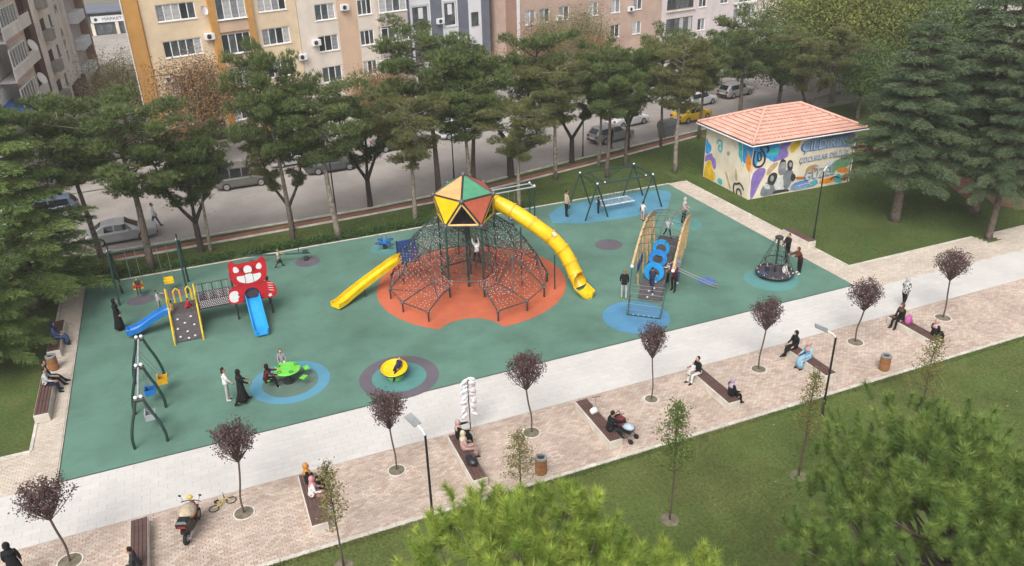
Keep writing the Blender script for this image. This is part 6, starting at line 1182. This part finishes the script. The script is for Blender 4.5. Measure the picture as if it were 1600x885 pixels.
    for sd in (-1, 1): mb.mi = 0; mb.ball(hc+Vector((sd*.08, -.005, 0))*s, (.012*s, .022*s, .03*s), 6, 4); mb.mi = 4; mb.ball(hc+Vector((sd*.032, .085, .012))*s, .011*s, 6, 4)
    mb.mi = 5; mb.ball(hc+Vector((0, .088, -.052))*s, (.024*s, .008*s, .007*s), 6, 4); mb.mi = 0
    for i, sd in enumerate((-1, 1)):
        w = (J['wri%d' % i]+off)*s; fd = J['fdir%d' % i].normalized(); sx = Vector((sd, 0, 0)); sx = (sx-fd*sx.dot(fd)).normalized(); nx = fd.cross(sx); mb.obox(w+fd*.045*s, fd, sx, nx, .05*s, .014*s, .038*s)
        for q in range(4): b0 = w+fd*.09*s+nx*(-.03+.02*q)*s; ln_ = (.065, .078, .072, .055)[q]*s; mb.tube([b0, b0+fd*ln_*.55, b0+fd*ln_*.9-sx*.018*s], [.0095*s, .0088*s, .007*s], 5)
        b0 = w+fd*.03*s+nx*.038*s; mb.tube([b0, b0+(nx*.6+fd*.6)*.035*s, b0+(nx*.5+fd)*.055*s], [.011*s, .010*s, .008*s], 5)
    mb.build('body', [SKIN, cl(top), cl(legs), cl(shoes), m_eye, m_lip], r, smooth=True)
    # jacket hem, skirt or long coat as garments hanging from waist
    def loft(path, name, col):
        R_ = []
        for k, (c, wx, wy) in enumerate(path):
            c = Vector(c); a = Vector(path[min(k+1, len(path)-1)][0])-Vector(path[max(0, k-1)][0]); a.normalize(); y = Vector((1, 0, 0)).cross(a)
            y = y.normalized() if y.length > 1e-6 else Vector((0, 1, 0)); R_.append([(c+off)*s+Vector((1, 0, 0))*wx*s*cos(t)+y*wy*s*sin(t) for t in [2*pi*q/14 for q in range(14)]])
        MB().rings(R_).build(name, cl(col), r, smooth=True)
    km = (J['kne0']+J['kne1'])/2; am = (J['ank0']+J['ank1'])/2
    if skirt:
        if pose == 'sit': loft([(J['chs'], .165, .12), (J['wst'], .15, .115), (Vector((0, .02, .02)), .19, .13), (Vector((0, .10, 0)), .20, .12), (km*.6, .20, .115), (km+Vector((0, .02, .0)), .19, .11), (km+Vector((0, .07, -.08)), .19, .10), (km.lerp(am, .5)+Vector((0, .03, 0)), .19, .12), (am+Vector((0, .02, .04)), .20, .13)], 'long_dress', skirt)
        else: loft([(J['chs']+up*.06, .15, .10), (J['chs'], .175, .125), (J['wst'], .16, .125), (Vector((0, 0, -.05)), .195, .15), (km*.6+Vector((0, 0, -.1)), .215, .18), (km.lerp(am, .3), .235, .215), (am+Vector((0, 0, .05)), .26, .25)], 'long_dress', skirt)
    else: loft([(J['chs'], .163, .118), (J['wst'], .142, .112), (Vector((0, 0, .02)), .165, .128), (Vector((0, 0, -.07)) if pose != 'sit' else Vector((0, .03, -.01)), .172, .135)], 'jacket', top)
    if head in ('hair', 'hairb', 'long'):
        hm = cl('hairb' if head == 'hairb' else 'hair'); mb = MB(); mb.ball(hc+Vector((0, -.018, .028))*s, (.088*s, .095*s, .105*s), 12, 8)
        if head == 'long': mb.rings([[hc+Vector((x_*.085, y_*.05-.07, z))*s for x_, y_ in ((-1, 0), (-.5, .8), (.5, .8), (1, 0), (.5, -1), (-.5, -1))] for z in (.04, -.06, -.18, -.28)])
        mb.build('hair', hm, r, smooth=True)
    else:
        hm = cl(head); mb = MB(); mb.ball(hc+Vector((0, -.016, .012))*s, (.108*s, .108*s, .142*s), 12, 9)
        mb.rings([[hc+Vector((cos(t)*w, sin(t)*w*.85-.012, z))*s-Vector((0, 0, 0)) for t in [2*pi*q/12 for q in range(12)]] for z, w in ((-.05, .088), (-.11, .085), (-.17, .12), (-.24, .165), (-.30, .18))], True, True); mb.build('headscarf', hm, r, smooth=True)
        MB().ball(hc+Vector((0, .066, -.008))*s, (.060*s, .048*s, .084*s), 10, 7).build('face', SKIN, r, smooth=True)
        mf = MB(); 
        for sd in (-1, 1): mf.ball(hc+Vector((sd*.024, .108, .014))*s, .010*s, 6, 4)
        mf.ball(hc+Vector((0, .108, -.05))*s, (.018*s, .006*s, .006*s), 6, 4); mf.build('facial_features', m_eye, r)
    if hat: MB().lathe([(.10*s, .04*s), (.095*s, .09*s), (.06*s, .135*s)], 12, hc).build('cap', cl(hat), r, smooth=True)
    return r
W, A_, E2, S_, N_ = pi/2, 0, 0, pi, 0   # facing: 0 = away from camera (+Y), pi/2 = left (-X), -pi/2 = right (+X), pi = towards camera
LT, RT, TW_, AW = pi/2, -pi/2, pi, 0.
Gp = .035
person('person in a long black chador standing left of the blue slide', (-5.3, 41.0, Gp), RT, 'black', 'black', 'black', 1.68, skirt='black')
person('child in white standing behind the blue slide and ramp', (-3.35, 42.3, Gp), RT, 'pgrey', 'grey', 'hair', 1.2, arm=(70, 20))
person('child in yellow sitting at the top of the left blue slide', (-2.62, 39.95, 1.06), LT, 'yellow', 'pink', 'hair', 1.05, 'sit', thigh=(80, 75), knee=(10, 12))
person('child in red crouching on the deck above the climbing ramp', (-1.95, 39.95, 1.06), RT, 'red', 'maroon', 'hair', 1.05, 'sit', thigh=(110, 105), knee=(110, 100), torso=25)
person('child in dark clothes sitting in the red swing seat', (-4.35, 44.75, .585), TW_, 'char', 'char', 'hair', 1.05, 'sit', arm=(60, 60), elbow=(60, 60))
person('person in white top and grey trousers beside the black abaya', (-.72, 31.95, Gp), RT, 'white', 'pgrey', 'long', 1.6, shoes='white', arm=(10, 25))
person('person in a flowing black abaya walking towards the spinner table', (-.15, 31.45, Gp), RT+.3, 'black', 'black', 'black', 1.66, 'walk', skirt='black', arm=(30, 25), elbow=(30, 30))
person('person in maroon and black scarf leaning over the spinner table', (.95, 32.2, .42), RT, 'maroon', 'black', 'black', 1.6, 'sit', arm=(55, 50), elbow=(20, 20), torso=14, shoes='white')
person('child in grey top sitting behind the spinner table', (1.85, 33.45, .47), TW_, 'grey', 'white', 'hair', 1.3, 'sit', arm=(30, 30), elbow=(30, 30))
person('child in dark clothes lying in the yellow bowl', (6.55, 30.55, .52), LT+.6, 'navy', 'black', 'hairb', 1.15, 'lie', torso=-50, arm=(60, 30), elbow=(30, 60))
person('toddler in cream jumper by the seesaw', (3.35, 45.2, Gp), RT, 'cream', 'char', 'hairb', 1.15, 'walk', arm=(50, -20))
person('child in white shirt climbing inside the rope dome', (13.05, 37.3, 1.7), AW, 'white', 'black', 'hair', 1.3, 'walk', arm=(130, 120), elbow=(30, 30))
person('bearded adult in beige jacket standing beside the nest swing', (22.25, 45.0, Gp), RT, 'beige', 'black', 'hair', 1.75)
person('small child in dark clothes inside the nest swing frame', (24.45, 44.6, Gp), RT, 'navy', 'black', 'hair', 1.1)
person('child in white and pink with navy cap beside the nest swing', (26.4, 42.1, Gp), RT+.4, 'white', 'rose', 'hair', 1.25, hat='navy', arm=(40, 30))
person('person in rose jacket and grey headscarf behind the timber climber', (28.6, 40.6, Gp), TW_+.5, 'rose', 'black', 'pgrey', 1.65, arm=(6, 12), elbow=(60, 55))
person('youth in black shirt and grey trousers left of the rope ladder', (19.75, 32.95, Gp), AW-.5, 'black', 'pgrey', 'hairb', 1.62, shoes='yellow', arm=(15, 5))
person('child in navy walking up the timber climber ramp', (21.2, 32.55, .40), AW-.75, 'navy', 'navy', 'hair', 1.3, 'walk', arm=(50, 50), torso=8)
person('person in maroon jacket standing right of the climber ramp', (22.6, 32.55, Gp), LT+.4, 'maroon', 'black', 'rose', 1.64, arm=(60, 40), elbow=(60, 70))
person('person in grey pattern top behind the maroon jacket', (23.3, 33.3, Gp), LT+.2, 'grey', 'blue', 'grey', 1.62, shoes='white', arm=(20, 50), elbow=(60, 40))
person('child in pale shirt on the deck behind the blue ring panels', (25.0, 37.0, 1.08), TW_, 'pgrey', 'navy', 'hair', 1.2, 'walk', arm=(60, 40))
person('child in white standing between the grey pattern top and the timber post', (22.95, 33.65, Gp), LT, 'white', 'char', 'hair', 1.15, arm=(90, 20))
person('person in maroon hooded jacket pushing the cone carousel', (30.1, 31.35, Gp), LT, 'maroon', 'black', 'brown', 1.62, 'stand', torso=24, arm=(60, 55), elbow=(30, 30), shoes='white')
person('person in black standing behind the cone carousel', (30.6, 33.0, Gp), LT, 'black', 'black', 'hair', 1.66, arm=(70, 20))
person('child in navy riding the left side of the cone carousel', (28.2, 31.75, .28), LT, 'navy', 'blue', 'hair', 1.1, 'sit', thigh=(100, 95), knee=(95, 90))
person('child in white riding the right side of the cone carousel', (29.15, 31.45, .28), TW_, 'white', 'pgrey', 'hair', 1.1, 'sit', thigh=(100, 95), knee=(95, 90))
person('person in checked grey coat walking along the promenade', (32.2, 25.95, .034), RT+.25, 'check', 'black', 'pgrey', 1.66, 'walk', arm=(20, -15))
B0 = .485
person('person in black top on the farthest right bench behind the pink backpack', (30.5, 24.5, B0), LT, 'black', 'black', 'brown', 1.62, 'sit', torso=8)
person('person in black dress with flower scarf at the end of the right bench', (30.6, 22.65, B0), RT, 'black', 'black', 'rose', 1.6, 'sit', skirt='black', arm=(8, 12), elbow=(58, 66))
person('person in black with crossed legs beside the pale blue coat', (24.0, 24.55, B0), LT, 'black', 'black', 'black', 1.62, 'sit', arm=(6, 12), elbow=(60, 55), thigh=(88, 80), knee=(30, 85))
person('person in pale blue long coat on the bench by the right lamp', (23.95, 23.55, B0), LT, 'pblue', 'black', 'rose', 1.64, 'sit', skirt='pblue', torso=10, arm=(10, 6), elbow=(55, 60))
person('person in black holding a white clad baby at the bench end', (18.75, 24.6, B0), LT, 'black', 'white', 'hair', 1.62, 'sit', torso=10, arm=(12, 12), elbow=(75, 75))
person('baby in white held on the lap at the bench end', (18.42, 24.6, .70), LT, 'white', 'white', 'hairb', .75, 'sit')
person('person in black dress and lilac scarf at the near end of the bench', (18.95, 22.55, B0), RT, 'black', 'black', 'lilac', 1.62, 'sit', skirt=None, arm=(8, 12), elbow=(58, 66))
person('person in black jumper with white trim beside the stroller', (13.1, 22.55, B0), RT, 'black', 'char', 'hair', 1.72, 'sit', torso=14, arm=(60, 60), elbow=(30, 30))
person('person in dark clothes and rose scarf holding the candy floss pole', (7.45, 24.6, B0), RT, 'black', 'black', 'rose', 1.6, 'sit', skirt='black', arm=(80, 60), elbow=(10, 20))
person('person in beige coat on the bench under the candy floss pole', (7.4, 23.85, B0), RT, 'rose', 'rose', 'cream', 1.62, 'sit', skirt='rose', arm=(8, 12), elbow=(58, 66))
person('person in black coat and orange scarf on the bench by the sapling', (1.5, 24.4, B0), RT, 'black', 'black', 'orange', 1.62, 'sit', skirt='black', arm=(6, 12), elbow=(60, 55))
person('person in white blouse and pink skirt on the bench by the sapling', (1.5, 23.6, B0), RT, 'white', 'pink', 'pink', 1.6, 'sit', skirt=None, arm=(8, 12), elbow=(58, 66), torso=8)
person('dark haired person on the bench at the bottom edge', (-4.3, 22.55, B0), LT, 'char', 'char', 'hair', 1.65, 'sit', torso=12)
person('person all in black at the bottom left corner of the promenade', (-7.95, 23.85, .034), AW, 'black', 'black', 'black', 1.7, 'walk', skirt='black')
person('person in white shirt on the nearest left path bench', (-8.2, 36.0, B0), RT, 'pgrey', 'navy', 'hair', 1.66, 'sit', torso=10, arm=(20, 16), elbow=(50, 50))
person('person in black stretching legs on the nearest left path bench', (-8.2, 36.6, B0), RT, 'black', 'black', 'hair', 1.7, 'sit', thigh=(80, 78), knee=(45, 50))
person('person in blue dress on the farther left path bench', (-8.2, 40.6, B0), RT, 'blue', 'navy', 'navy', 1.62, 'sit', skirt='blue', arm=(8, 12), elbow=(58, 66))
person('person in dark clothes standing by the silver car', (32.4, 57.3, .0), TW_, 'char', 'char', 'hair', 1.72)
person('person in white shirt walking beside the silver sedan', (-3.4, 55.6, -.03), RT, 'white', 'blue', 'hair', 1.7, 'walk')

# ------------------------------------------------------------------ thin hazy volume, added to lift the shadows
hz = MB().box(-160, 190, -60, 260, -1.2, 24).build('shadow_lift_haze', M('shadow_lift_air', (.8, .8, .8))); tag(hz, kind='stuff')
hm_ = hz.data.materials[0].node_tree; hm_.nodes.clear(); ho = hm_.nodes.new('ShaderNodeOutputMaterial'); hv = hm_.nodes.new('ShaderNodeVolumePrincipled'); hv.inputs['Color'].default_value = (.95, .95, .95, 1); hv.inputs['Density'].default_value = .0007; hv.inputs['Anisotropy'].default_value = .2
hm_.links.new(hv.outputs[0], ho.inputs['Volume'])
